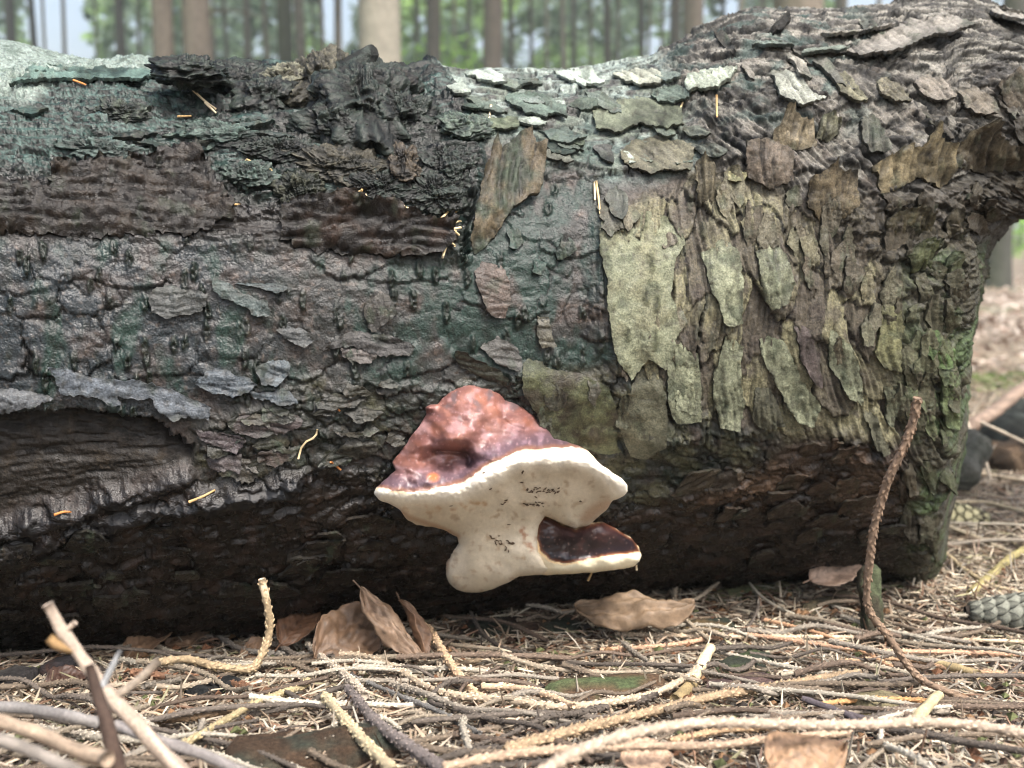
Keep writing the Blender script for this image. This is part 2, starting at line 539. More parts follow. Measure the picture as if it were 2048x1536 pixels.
A.paint(sstep(.45, -.1, rr), srgb(46, 42, 39), .85)
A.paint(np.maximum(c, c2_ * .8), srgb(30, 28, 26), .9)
A.paint(tk * .8, srgb(24, 23, 22), .9)  # shade at the foot of each step, painted in
A.paint(sstep(.02, .3, fbm(A.x / 70, A.v / 60, 4, 321)) * sstep(330, 200, A.py) * sstep(1900, 1600, A.px), srgb(76, 94, 90), .7)
A.rough(.15)

# vertically striated bark below it
A = Area(POLY_STRI, 30)
sx = A.x + 22 * fbm(A.x / 200, A.v / 160, 2, 61) - .00045 * np.clip(A.py - 500, 0, 999) ** 2 * sstep(1450, 1750, A.px)
rv = ridged(sx / 11, A.v / 190, 3, 53)
f, c, idd = flakes(sx / 82, A.v / 210, 171, 0.36, .25)
ln, lr = lenticels(A.x, A.v, 177, 50, 66, .5)
lk = sstep(1500, 1350, A.px)
A.up(2.9 * rv + 5.0 * f - .6 * c + 1.2 * ln * lk)
A.paint(1, srgb(92, 82, 72), .9)
A.paint(sstep(.3, .8, idd) * sstep(-.45, .1, fbm(A.x / 110, A.v / 150, 4, 317)), srgb(134, 126, 98), .85)
A.paint(sstep(.3, -.2, rv), srgb(52, 47, 40), .8)
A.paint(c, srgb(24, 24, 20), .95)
A.paint(sstep(.05, .4, A.n2), srgb(86, 76, 72), .6)
A.paint(ln * lk, srgb(64, 66, 50), .7)
A.rough(.12)

# decayed crust on top of the left half: level ledges and crumbs
A = Area(POLY_TOPCRUST, 14)
rc = ridged(A.x / 120 + .5 * fbm(A.x / 80, A.v / 40, 2, 63), (A.v + .12 * A.x) / 15, 3, 54)
crumb = .9 * np.abs(noise2(A.x / 11, A.v / 8, 81)) * 1.6 + .7 * np.abs(noise2(A.x / 5.5, A.v / 4.5, 82)) * 1.6
cm = sstep(-0.05, 0.35, fbm(A.x / 90, A.v / 60, 3, 83) + 0.35 * sstep(300, 520, A.px) - 0.1)
f, c, idd = flakes(A.x / 170 + A.v / 90, (A.v + .1 * A.x) / 28, 191, 0.4)
tz, tk = terraces(4.5 * fbm(A.x / 210 + A.v / 500, (A.v + .10 * A.x) / 46, 4, 197, .6) + A.v / 34)
A.up(1.0 * rc + 1.1 * crumb * (.35 + .65 * cm) + 2.6 * f + 4 * fbm(A.x / 110, A.v / 50, 3, 195) - 2.1 * (tz - A.v / 34))
A.paint(1, srgb(58, 80, 76), .95)
A.paint(sstep(.4, .9, idd), srgb(82, 106, 101), .6)
A.paint(sstep(0, .4, A.n2), srgb(100, 114, 110), .6)
A.paint(cm * sstep(250, 480, A.px), srgb(36, 42, 37), .9)
A.paint(sstep(.25, -.3, rc), srgb(28, 34, 32), .8)
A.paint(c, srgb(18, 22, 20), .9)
A.paint(tk, srgb(16, 20, 18), .9)  # dark line of shade painted under each ledge
A.rough(-.12)
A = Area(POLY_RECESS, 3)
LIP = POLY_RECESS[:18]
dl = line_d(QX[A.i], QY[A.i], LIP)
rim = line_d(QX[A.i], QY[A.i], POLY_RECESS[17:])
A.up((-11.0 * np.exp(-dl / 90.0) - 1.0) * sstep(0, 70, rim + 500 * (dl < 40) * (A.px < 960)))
A.paint(np.exp(-dl / 30.0), srgb(24, 29, 27), .85)  # shade behind the torn lip, painted into the recess
A = Area(POLY_PALE, 12)  # pale wood and lichen, with wet sky reflection painted in
A.paint(1, srgb(138, 146, 140), .9)
A.paint(sstep(-.05, .3, A.n2), srgb(104, 114, 106), .85)
A.paint(sstep(.3, -.2, ridged(A.x / 50 - A.v / 60, A.v / 8, 2, 60)), srgb(84, 92, 86), .7)
A.up(2.2 * ridged(A.x / 60 - A.v / 90, A.v / 9, 3, 58))

# dark torn bark below the lip
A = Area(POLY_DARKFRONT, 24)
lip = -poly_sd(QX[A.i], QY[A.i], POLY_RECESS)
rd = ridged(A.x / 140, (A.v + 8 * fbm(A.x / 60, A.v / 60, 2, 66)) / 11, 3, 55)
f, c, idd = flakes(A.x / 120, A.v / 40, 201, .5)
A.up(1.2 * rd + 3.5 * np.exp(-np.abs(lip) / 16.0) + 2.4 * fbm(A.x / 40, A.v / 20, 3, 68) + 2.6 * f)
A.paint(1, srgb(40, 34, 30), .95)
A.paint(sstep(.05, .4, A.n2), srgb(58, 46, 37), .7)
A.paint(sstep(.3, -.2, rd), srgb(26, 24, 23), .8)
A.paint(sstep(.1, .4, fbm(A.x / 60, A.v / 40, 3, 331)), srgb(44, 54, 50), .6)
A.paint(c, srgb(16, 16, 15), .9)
A.rough(-.16)

# smooth wet bark with raised lenticels
A = Area(POLY_SMOOTH, 22)
ln, lr = lenticels(A.x, A.v, 97)
clus = sstep(-.25, .1, fbm(A.x / 160, A.v / 120, 2, 94))
ln = ln * clus; lr = lr * clus
rip = noise2(A.x / 24, A.v / 5.5, 90)
f, c, idd = flakes(A.x / 190, A.v / 95, 211, 0.76, .3, 2)
thin = sstep(0.045, 0.0, np.abs(noise2((A.x + 18 * _wx[A.i]) / 60, (A.v + 18 * _wy[A.i]) / 85, 99))) * sstep(0.0, .25, noise2(A.x / 130, A.v / 130, 95))
A.up(.22 * rip + ln * (2.7 + 1.8 * noise2(A.x / 6, A.v / 6, 98)) - 1.2 * lr + 2.0 * f - 1.1 * thin - .5 * c + 1.2 * fbm(A.x / 50, A.v / 30, 3, 93))
lf = sstep(760, 300, A.px)
A.paint(1, srgb(64, 63, 61), .9)
A.paint(lf, srgb(55, 62, 68), .85)
A.paint(sstep(-.15, .3, fbm(A.x / 90, A.v / 60, 4, 311)), srgb(88, 72, 65), .55)
A.paint(sstep(.15, .5, A.n3 + .3 * rip), srgb(116, 98, 88), .4)
A.paint(sstep(-.05, .2, fbm(A.x / 70, A.v / 140, 4, 313) + .30 * sstep(650, 950, A.px) - .08), srgb(50, 70, 64), .92)
A.paint(sstep(.1, .35, fbm(A.x / 30, A.v / 55, 3, 314)), srgb(48, 54, 50), .6)
A.paint(ln, srgb(44, 54, 43), .9)
A.paint(lr, srgb(28, 32, 26), .6)
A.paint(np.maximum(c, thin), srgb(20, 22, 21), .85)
A.rough(-.16 - .16 * lf)

# rough wet band round the bracket
A = Area(POLY_MID, 24)
f, c, idd = flakes(A.x / 90, A.v / 60, 221, .42)
A.up(4.0 * f - .6 * c + 1.6 * fbm(A.x / 24, A.v / 18, 3, 223))
A.paint(1, srgb(52, 54, 48), .9)
A.paint(sstep(0, .35, A.n2), srgb(72, 58, 50), .7)
A.paint(sstep(.0, .3, fbm(A.x / 60, A.v / 60, 4, 224) + .25 * sstep(1000, 1200, A.px) - .1), srgb(92, 88, 66), .75)
A.paint(sstep(.1, .35, fbm(A.x / 40, A.v / 50, 3, 226)), srgb(42, 54, 47), .7)
A.paint(c, srgb(18, 18, 16), .9)
A.rough(-.18)

# hollow scar of bare wood grain, colours darkened for the deep shade inside
A = Area(POLY_HOLLOW, 4)
hd = np.clip(A.sd, 0, 60) / 60
fan = (A.py - 905 - 0.02 * (388 - A.px)) / np.clip(40 + 0.36 * (400 - A.px), 25, 230)
rh = ridged(A.x / 200, fan * 7 + .5 * fbm(A.x / 80, A.v / 40, 2, 71), 3, 56)
yt = np.interp(A.px, [-140, 0, 170, 300, 350, 388], [835, 826, 818, 838, 868, 890]); yb_ = np.interp(A.px, [-140, 0, 120, 260, 384], [1050, 1014, 988, 958, 920])
tt = np.clip((A.py - yt) / np.maximum(yb_ - yt, 12), 0, 1)
A.up(-3 - 20 * (1 - tt) ** 1.3 + 2.4 * rh + 1.5 * ridged(A.x / 120, A.v / 9 + .1 * A.x / 9, 2, 72))
A.paint(1, srgb(48, 40, 32), .95)
A.paint(sstep(.35, -.2, rh), srgb(16, 14, 13), .85)
A.paint(sstep(.05, .35, A.n2), srgb(76, 63, 48), .6)
A.rough(.05)

# wet underside, colour also darkened for the contact shade below the log
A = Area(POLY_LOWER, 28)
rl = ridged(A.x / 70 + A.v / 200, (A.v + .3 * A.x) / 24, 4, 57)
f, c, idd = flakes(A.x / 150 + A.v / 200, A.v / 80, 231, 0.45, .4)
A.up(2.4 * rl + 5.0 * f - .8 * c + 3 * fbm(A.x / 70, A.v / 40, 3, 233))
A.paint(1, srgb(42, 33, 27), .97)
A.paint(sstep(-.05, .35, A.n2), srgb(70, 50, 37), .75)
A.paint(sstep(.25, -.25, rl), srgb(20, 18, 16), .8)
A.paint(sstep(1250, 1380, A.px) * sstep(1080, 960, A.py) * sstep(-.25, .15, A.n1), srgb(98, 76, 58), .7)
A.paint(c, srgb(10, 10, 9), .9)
A.rough(-.26)

# dark broken scales under the root and mossy rim
A = Area(POLY_DARKEDGE, 24)
f, c, idd = flakes(A.x / 60, A.v / 50, 241, .35, .4)
A.up(5.5 * f - c)
A.paint(1, srgb(66, 58, 46), .85)
A.paint(sstep(.1, .4, A.n2), srgb(84, 72, 54), .6)
A.paint(c, srgb(16, 16, 13), .95)
A = Area(POLY_MOSSEDGE, 30)
f, c, idd = flakes(A.x / 46, A.v / 80, 251, 0.32)
A.up(5.0 * f - 1.2 * c)
A.paint(1, srgb(74, 70, 55), .75)
A.paint(sstep(-.1, .25, fbm(A.x / 55, A.v / 80, 4, 341)) * sstep(1740, 1860, A.px), srgb(78, 94, 58), .8)
A.paint(c, srgb(18, 20, 15), .9)

# wet ledges below the hollow scar
for pts, hh, wd in (([(-400, 1085), (0, 1052), (120, 1022), (260, 985), (372, 950)], 8, 15),
                    ([(-400, 1120), (0, 1085), (140, 1055), (300, 1012), (420, 985), (520, 970), (600, 948)], 10, 17),
                    ([(420, 1010), (520, 985), (590, 955)], 6, 12)):
    i = np.flatnonzero((PX > -425) & (PX < 660) & (PY > 900) & (PY < 1140))
    d = line_d(PX[i] + 12 * _wx[i], PY[i] + 14 * _wy[i] + 5 * ridged(UX[i] / 90, VY[i] / 9, 2, 59), pts)
    e = np.exp(-(d / wd) ** 2)
    H[i] += hh * e
    COL[i] = COL[i] * (1 - .6 * e[:, None]) + srgb(34, 37, 42).astype(F4) * .6 * e[:, None]
    RGH[i] -= .28 * e
m = (sstep(180, 0, PX) * sstep(1180, 1300, PY) * .85)[:, None]  # contact shade at the log's lower left, painted near black
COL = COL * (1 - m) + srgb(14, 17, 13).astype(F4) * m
fine = noise2(UX / 5, VY / 5, 41); fin2 = noise2(UX / 3, VY / 3, 351)
H += 0.40 * fine + .25 * fin2
COL *= (1 + .40 * n3 + .22 * fine + .25 * fin2)[:, None]
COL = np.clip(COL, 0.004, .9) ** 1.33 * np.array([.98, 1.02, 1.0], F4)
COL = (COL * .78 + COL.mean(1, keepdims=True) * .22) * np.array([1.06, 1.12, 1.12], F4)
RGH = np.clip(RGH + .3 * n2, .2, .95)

NRMF = NRM.reshape(-1, 3)
LOGP = BASE.reshape(-1, 3) + NRMF * (H * 0.001)[:, None]
log_root = empty('fallen_log', (0, 0, 0))
tag(log_root, 'long fallen spruce log with flaking wet bark lying across the forest floor', 'log')
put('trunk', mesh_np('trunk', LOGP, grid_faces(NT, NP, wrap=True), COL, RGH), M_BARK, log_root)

# ---- lookup from photograph pixel to the log's surface
LGW, LGH = 560, 400                        # 4-pixel cells from (-96, -32)
_lk = np.full((LGH, LGW), -1, np.int64)
_pxd, _pyd = project(LOGP)
_dist = np.linalg.norm(LOGP - CAM, axis=-1)
_ii = np.flatnonzero(VIEW.ravel() & (_pxd > -96) & (_pxd < 2143) & (_pyd > -32) & (_pyd < 1567))
_ox = ((_pxd[_ii] + 96) / 4).astype(int); _oy = ((_pyd[_ii] + 32) / 4).astype(int)
_o = np.argsort(-_dist[_ii])
_lk[_oy[_o], _ox[_o]] = _ii[_o]
for _ in range(3):                         # fill small holes
    for dy, dx in ((0, 1), (1, 0), (0, -1), (-1, 0)):
        s = np.roll(np.roll(_lk, dy, 0), dx, 1)
        _lk = np.where(_lk < 0, s, _lk)
_Hs = H.reshape(NT, NP).copy()             # a smoothed relief, for plates that bridge the fine roughness
for _ in range(10):
    _Hs[1:-1, 1:-1] = (_Hs[1:-1, 1:-1] * 2 + _Hs[:-2, 1:-1] + _Hs[2:, 1:-1] + _Hs[1:-1, :-2] + _Hs[1:-1, 2:]) / 6
LOGS = BASE.reshape(-1, 3) + NRMF * (_Hs.reshape(-1, 1) * 0.001)


def surf(px, py, smooth=True):
    """log surface under photograph pixels: point on the ray at the log's depth, outward normal, found, vertex index"""
    px = np.asarray(px, float); py = np.asarray(py, float)
    cx = np.clip(((px + 96) / 4).astype(int), 0, LGW - 1); cy = np.clip(((py + 32) / 4).astype(int), 0, LGH - 1)
    k = _lk[cy, cx]
    ok = k >= 0
    k = np.where(ok, k, 0)
    P0 = LOGS[k] if smooth else LOGP[k]
    n = NRMF[k]
    r = ray(px, py)
    den = (r * n).sum(-1)
    den = np.where(np.abs(den) < .12, -.12, den)
    s = ((P0 - CAM) * n).sum(-1) / den
    return CAM + r * s[..., None], n, ok, k

# ================================================================== loose plates of bark on the log
prng = np.random.RandomState(41)


def wetc(c):
    c = np.clip(c, 0.004, .9) ** 1.33 * np.array([.98, 1.02, 1.0])
    return (c * .78 + c.mean(-1, keepdims=True) * .22) * np.array([1.05, 1.10, 1.08])


def resample(poly, step):
    p = np.asarray(poly, float); q = np.vstack([p, p[:1]])
    L = np.hypot(*np.diff(q, axis=0).T); cum = np.concatenate([[0], np.cumsum(L)])
    n = max(10, int(cum[-1] / step))
    t = np.linspace(0, cum[-1], n, endpoint=False)
    return np.stack([np.interp(t, cum, q[:, 0]), np.interp(t, cum, q[:, 1])], -1)


def inside(x, y, poly):
    return poly_sd(x, y, poly) > 0


def plate(poly, col, off=0.6, thick=1.8, lift=0.0, ldir=(0, -1), stri=None, amp=0.5, rag=3.5, rough=.7, mott=.42, name='bark_plate',
          label=None, parent=None, col2=None, cub=False, lent=0.0, raw=False, algae=0.45):
    """one loose scale of bark: outline in photograph pixels laid on the log; lengths in millimetres. The side ldir stands free,
    the opposite side merges into the bark"""
    sd_ = int(prng.randint(1, 4000))
    o = resample(poly, 3.6)
    nx = fbm(o[:, 0] / 24, o[:, 1] / 24, 4, sd_, .75); ny = fbm(o[:, 0] / 24 + 40, o[:, 1] / 24, 4, sd_ + 3, .75)
    o = o + np.stack([nx, ny], -1) * rag * 2.6
    cen = o.mean(0)
    w = np.ptp(o, axis=0)
    stp = float(np.clip(math.sqrt(w[0] * w[1]) / 26, 2.8, 4.6))
    gx_, gy_ = np.meshgrid(np.arange(o[:, 0].min(), o[:, 0].max(), stp), np.arange(o[:, 1].min(), o[:, 1].max(), stp))
    gx_ = (gx_ + prng.uniform(-.25, .25, gx_.shape) * stp).ravel(); gy_ = (gy_ + prng.uniform(-.25, .25, gy_.shape) * stp).ravel()
    k = poly_sd(gx_, gy_, o) > stp * .55
    pts = np.vstack([o, np.stack([gx_[k], gy_[k]], -1)])
    n0 = len(o)
    r = delaunay_2d_cdt([Vector(p) for p in pts], [(i, (i + 1) % n0) for i in range(n0)], [], 1, 1e-4)
    V2 = np.array([list(v) for v in r[0]]); F = [f for f in r[2] if len(f) == 3]
    if len(F) < 6:
        return None
    F = np.array(F)
    P, n, ok, kk = surf(V2[:, 0], V2[:, 1])
    if ok.sum() < len(ok) * .75:
        return None
    nm = n[ok].mean(0); nm /= np.linalg.norm(nm)
    vd = CAM - P[ok].mean(0); vd /= np.linalg.norm(vd)
    fac = float((nm * vd).sum())
    if fac < .12:
        return None
    d = np.linalg.norm(P - CAM, axis=1)
    dm = np.median(d[ok])
    sane = ok & (np.abs(d - dm) < .05 + .0006 * w.max())
    x = (V2[:, 0] - cen[0]) / 100; y = (V2[:, 1] - cen[1]) / 100
    B = [np.ones_like(x), x, y, x * x, x * y, y * y] + ([x ** 3, x * x * y, x * y * y, y ** 3] if cub else [])
    B = np.stack(B, -1)
    wt = sane.astype(float)[:, None] + 1e-4
    cf, *_ = np.linalg.lstsq(B * wt, d * wt[:, 0], rcond=None)
    for _ in range(2):
        e = d - B @ cf
        w2 = wt / (1 + (e[:, None] / .004) ** 2)
        cf, *_ = np.linalg.lstsq(B * w2, d * w2[:, 0], rcond=None)
    dd = B @ cf
    res = np.where(sane, np.clip(d - dd, -.005, .005), 0)
    dd = dd + .5 * np.minimum(res, 0) + .3 * res
    rr_ = ray(V2[:, 0], V2[:, 1]); rr_ /= np.linalg.norm(rr_, axis=1, keepdims=True)
    P = CAM + rr_ * dd[:, None]
    ld = np.array(ldir, float); ld /= np.linalg.norm(ld)
    pr = (V2 - cen) @ ld
    f = np.clip((pr - pr.min()) / (np.ptp(pr) + 1e-6), 0, 1)
    q0, q1 = V2[:, 0], V2[:, 1]
    bd = np.clip(poly_sd(q0, q1, o), 0, 99)
    g1 = fbm(q0 / 30, q1 / 30, 3, sd_); g2 = fbm(q0 / 9, q1 / 9, 3, sd_ + 2); g3 = noise2(q0 / 3.2, q1 / 3.2, sd_ + 4)
    if stri is None:
        rel = amp * (1.7 * g1 + 1.3 * g2); shade = .7 * g1 + .8 * g2
    else:
        c_, s2 = math.cos(stri), math.sin(stri)
        wob = 14 * fbm(q0 / 90, q1 / 90, 2, sd_ + 6)
        a_ = q0 * c_ + q1 * s2; b_ = -q0 * s2 + q1 * c_ + wob
        sr = ridged(a_ / 130, b_ / 11, 3, sd_)
        rel = amp * (2.2 * sr + .7 * g2 + .8 * g1); shade = 1.1 * (sr - .25) + .5 * g1 + .4 * g2
    emb = sstep(0, .32, f)
    if stri is not None:
        crk = sstep(.07, .0, np.abs(noise2(a_ / 150, b_ / 24, sd_ + 31))) * sstep(-.1, .2, noise2(a_ / 90, b_ / 60, sd_ + 33))
        rel = rel - .9 * crk; shade = shade - .9 * crk
    top = (off + thick) * emb - .5 * (1 - emb) + lift * f ** 2.4 + rel + .25 * g3
    top = top + .9 * np.exp(-bd / 5.0) * fbm(q0 / 16, q1 / 16, 2, sd_ + 9) * f
    col = np.asarray(col, float)
    cc = np.tile(col, (len(V2), 1))
    if col2 is not None:
        m = sstep(-.12, .28, fbm(q0 / 55, q1 / 55, 4, sd_ + 5))[:, None]
        cc = cc * (1 - m) + np.asarray(col2) * m
    if algae > 0:
        m = (sstep(.12, .38, fbm(q0 / 34, q1 / 50, 4, sd_ + 12)) * algae)[:, None]
        cc = cc * (1 - m) + srgb(54, 64, 50) * m
        m = (sstep(.2, .45, fbm(q0 / 15, q1 / 22, 3, sd_ + 14)) * .5)[:, None]
        cc = cc * (1 - m) + srgb(60, 54, 46) * m
        m = (np.exp(-bd / 9.0) * sstep(-.2, .3, g1) * .5)[:, None]
        cc = cc * (1 - m) + srgb(50, 48, 40) * m
    if lent > 0:
        ln, lr = lenticels(q0, q1, sd_, 44, 60, .4)
        top = top + (1.3 * ln - .8 * lr) * lent
        m = (ln * .55 * lent)[:, None]; cc = cc * (1 - m) + srgb(74, 76, 50) * m
        m = (lr * .6 * lent)[:, None]; cc = cc * (1 - m) + srgb(44, 44, 32) * m
    cc = cc * np.clip(1 + mott * (1.5 * shade + .5 * g3), .25, 2.2)[:, None]
    cc = np.clip(cc, 0.004, .9) if raw else wetc(cc)
    T = P + nm * (top * .001)[:, None]
    # the wall of the broken edge, with vertices of its own, and a plain underside
    drop = (thick + .7) * .001
    Wt = T[:n0]; Wb = T[:n0] - nm * drop + (P[:n0].mean(0) - P[:n0]) * .015
    N_ = len(V2); i = np.arange(n0); j = (i + 1) % n0
    area = np.cross(T[F[:, 1]] - T[F[:, 0]], T[F[:, 2]] - T[F[:, 0]]).sum(0)
    ccw = ((V2[F[:, 1], 0] - V2[F[:, 0], 0]) * (V2[F[:, 2], 1] - V2[F[:, 0], 1]) - (V2[F[:, 1], 1] - V2[F[:, 0], 1]) * (V2[F[:, 2], 0] - V2[F[:, 0], 0])).sum() > 0
    if (area * nm).sum() < 0:
        F = F[:, ::-1]
    sa = ((o[:, 0] * np.roll(o[:, 1], -1) - np.roll(o[:, 0], -1) * o[:, 1]).sum()) > 0       # photo coordinates run downwards
    q = np.stack([i + N_, i + N_ + n0, j + N_ + n0, j + N_], -1)
    if sa:
        q = q[:, ::-1]
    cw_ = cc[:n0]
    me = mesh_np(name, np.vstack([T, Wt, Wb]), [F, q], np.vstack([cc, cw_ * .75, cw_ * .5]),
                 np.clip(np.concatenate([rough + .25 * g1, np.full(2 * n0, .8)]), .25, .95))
    ob = put(name, me, M_PLATE, parent or log_root)
    if label:
        ob['label'] = label
    return ob


OL = srgb(132, 131, 110); OLD = srgb(102, 98, 82); BR = srgb(100, 90, 80); GR = srgb(122, 114, 106); TEAL = srgb(84, 98, 95)
WH = srgb(168, 172, 164); DK = srgb(62, 54, 46); PUR = srgb(96, 84, 82); MS = srgb(92, 108, 66); DKB = srgb(54, 43, 36)  # WH: pale wood and lichen, wet reflection put into the colour
V_, Dg = math.radians(86), math.radians(58)
C1 = lambda p: Z(700, 400, p)
C2 = lambda p: Z(680, 0, p)
C3 = lambda p: Z(1348, 0, p)
C6 = lambda p: Z(1348, 500, p)
C0 = lambda p: Z(0, 0, p)
C4 = lambda p: Z(0, 500, p)

# --- the broad bark front with the torn upper edge, left
plate([(-90, 372), (0, 366), (100, 385), (112, 345), (200, 333), (290, 328), (395, 303), (408, 330), (432, 376), (470, 412), (470, 440), (380, 470),
       (200, 476), (0, 470), (-90, 470)], srgb(36, 30, 27), 1.0, 3.0, 8.0, (0, -1), 0.05, 1.5, 8.5, .5, .7, col2=srgb(50, 40, 32), cub=True,
      label='broad dark torn sheet of bark with a ragged upper edge')
plate([(560, 424), (600, 404), (690, 400), (725, 410), (780, 418), (816, 437), (870, 447), (902, 446), (905, 500), (850, 520), (740, 512), (640, 505), (560, 480)],
      srgb(32, 26, 23), 1.0, 3.0, 10.0, (.2, -1), 0.0, 1.5, 7.5, .5, .7, col2=srgb(56, 42, 34), cub=True)
plate(C2([(890, 890), (930, 955), (1000, 900), (1090, 850), (1120, 915), (1190, 910), (1180, 1000), (1160, 1160), (1100, 1180), (1000, 1250), (900, 1400), (790, 1500),
          (760, 1420), (800, 1200), (850, 1000)]), srgb(92, 80, 62), 1.0, 2.5, 15.0, (-.15, -1), math.radians(100), 1.4, 4, .6, .5, col2=srgb(66, 72, 60),
      label='torn bark flap standing up with a jagged top edge')
plate([(20, 190), (66, 130), (120, 136), (190, 140), (320, 148), (322, 160), (250, 172), (150, 170), (70, 172), (40, 178)], srgb(100, 118, 112), .2, 1.5, 4, (0, 1), .1, .9, 6, .6, .5, col2=srgb(60, 76, 72))
plate([(195, 97), (205, 93), (250, 100), (262, 106), (225, 110)], srgb(26, 27, 25), .5, 4, 6, (0, -1), .1, .6, 2, .7, .3)

# --- large olive plates right of centre
plate(C1([(1470, 120), (1450, 300), (1490, 450), (1500, 650), (1530, 850), (1560, 950), (1640, 1060), (1690, 980), (1740, 930), (1830, 1000), (1890, 900), (1890, 830),
          (1930, 760), (1900, 640), (1870, 560), (1900, 330), (1960, 250), (1900, 100), (1700, 60)]), OL * 1.02, .6, 2.6, 2.0, (0, 1), None, .5, 3, .75, .28, cub=True,
      col2=srgb(128, 124, 102), lent=1.0, label='large pale olive plate of bark right of the centre')
plate(C1([(1640, 1085), (1620, 1200), (1570, 1290), (1590, 1400), (1640, 1490), (1720, 1500), (1840, 1440), (1850, 1250), (1825, 1050), (1750, 955), (1690, 1000)]), OLD, .5, 2.2, 1.5, (0, 1), None, .5, 3, .7, .3)
plate(C1([(1850, 950), (1960, 870), (2040, 900), (2050, 1290), (1900, 1300), (1855, 1200)]), OL * .85, .5, 2.2, 1, (0, 1), None, .5, 3, .7, .3)
plate(C1([(1015, 950), (1080, 905), (1170, 985), (1340, 1010), (1500, 1075), (1550, 1200), (1560, 1300), (1550, 1400), (1580, 1470), (1480, 1480), (1250, 1400), (1150, 1300), (1050, 1200), (1000, 1100)]),
      srgb(92, 92, 68), .4, 2.0, 1, (0, 1), None, .6, 3, .55, .4, col2=srgb(74, 66, 54), cub=True)
for p_, c_, l_ in ((C6([(500, 520), (520, 640), (580, 760), (640, 880), (720, 1000), (790, 1020), (850, 900), (800, 840), (740, 760), (690, 640), (640, 540), (560, 500)]), OL * .95, 5),
                   (C6([(920, 470), (900, 560), (900, 680), (950, 740), (1000, 850), (1090, 900), (1090, 780), (1060, 640), (1020, 540)]), OL * .9, 2),
                   (C6([(1200, 330), (1190, 480), (1160, 600), (1200, 680), (1300, 710), (1320, 560), (1330, 420), (1320, 270), (1250, 280)]), srgb(116, 112, 82), 2),
                   (C6([(310, 490), (250, 650), (220, 720), (230, 900), (260, 1030), (380, 1050), (400, 880), (380, 700), (400, 560)]), OL * .85, 3),
                   (C6([(160, 20), (190, 180), (260, 330), (280, 430), (310, 450), (390, 430), (400, 200), (380, 10), (280, -70)]), OL * .9, 2),
                   (C6([(470, 10), (500, 160), (520, 310), (560, 350), (655, 310), (700, 200), (650, 20), (600, -60)]), OL * .88, 3),
                   (C6([(1230, 800), (1230, 1000), (1250, 1030), (1300, 910), (1340, 880), (1340, 790)]), OL * .75, 2),
                   (C6([(1440, 500), (1440, 580), (1480, 640), (1540, 560), (1550, 450), (1490, 440)]), MS, 3),
                   (C6([(1510, 600), (1520, 680), (1580, 690), (1620, 640), (1630, 560), (1570, 550)]), MS * .95, 3),
                   (C6([(1560, 720), (1540, 900), (1560, 1020), (1640, 1040), (1660, 850), (1650, 700)]), srgb(104, 112, 78), 3),
                   (C6([(0, 560), (0, 920), (130, 960), (140, 700), (100, 600), (40, 545)]), OL * .9, 2),
                   (C6([(480, 800), (450, 960), (470, 1010), (560, 1040), (640, 1020), (600, 900), (560, 800)]), OLD * .8, 2),
                   (C6([(1080, 440), (1090, 560), (1150, 560), (1180, 420), (1130, 380)]), OLD, 2),
                   (C6([(700, 420), (740, 640), (800, 780), (860, 800), (840, 620), (780, 460)]), PUR, 2),
                   (C6([(1100, 930), (1160, 1130), (1200, 1190), (1240, 1160), (1200, 1060), (1180, 960)]), OLD * .9, 4)):
    plate(p_, c_, .2, 1.4, l_ * .8, (0.1, 1), V_, .8, 3.2, .72, .4, col2=c_ * .70)

# --- plates with broken, lifted upper edges on the root flare
for p_, c_, l_, d_ in ((C3([(620, 690), (600, 760), (560, 800), (560, 880), (700, 885), (830, 860), (810, 790), (780, 740), (700, 740), (660, 680)]), srgb(112, 100, 82), 12, (-.1, -1)),
                       (C3([(110, 1000), (120, 1060), (140, 1170), (200, 1190), (270, 1190), (270, 1090), (220, 1010), (160, 950)]), srgb(108, 98, 80), 10, (0, -1)),
                       (C3([(760, 1060), (830, 1040), (900, 970), (930, 1040), (1010, 1010), (1040, 1100), (1070, 1200), (1000, 1280), (860, 1310), (760, 1200)]), srgb(98, 86, 68), 13, (-.1, -1)),
                       (C3([(1130, 990), (1230, 930), (1300, 900), (1330, 880), (1400, 900), (1440, 780), (1490, 850), (1600, 880), (1640, 1000), (1560, 1100), (1400, 1050), (1290, 1120), (1210, 1140), (1180, 1050)]),
                        srgb(108, 96, 74), 16, (-.1, -1)),
                       (C3([(1600, 880), (1640, 790), (1740, 710), (1800, 720), (1830, 800), (1930, 860), (2040, 860), (2060, 1000), (1800, 1010), (1640, 980)]), srgb(86, 76, 60), 16, (0, -1)),
                       (C3([(1220, 1310), (1260, 1250), (1370, 1220), (1390, 1200), (1440, 1230), (1500, 1280), (1480, 1380), (1350, 1400), (1230, 1380)]), srgb(76, 68, 48), 7, (0, -1)),
                       (C3([(1340, 1500), (1400, 1410), (1460, 1390), (1500, 1440), (1480, 1560), (1380, 1600)]), srgb(72, 74, 48), 6, (0, -1)),
                       (C3([(840, 720), (900, 690), (960, 720), (960, 790), (900, 830), (830, 820)]), OLD, 4, (0, -1)),
                       (C3([(400, 860), (520, 830), (690, 900), (700, 1060), (560, 1120), (420, 1060)]), srgb(100, 88, 78), 4, (-1, -1)),
                       (C3([(300, 1030), (380, 1000), (440, 1030), (390, 1080), (310, 1080)]), srgb(138, 130, 100), 2, (0, 1)),
                       (C3([(1080, 700), (1150, 660), (1210, 780), (1240, 900), (1130, 920), (1090, 840)]), srgb(88, 86, 78), 3, (0, 1))):
    plate(p_, c_, .4, 1.8, l_, d_, V_, 1.4, 4, .75, .6, col2=c_ * .62)
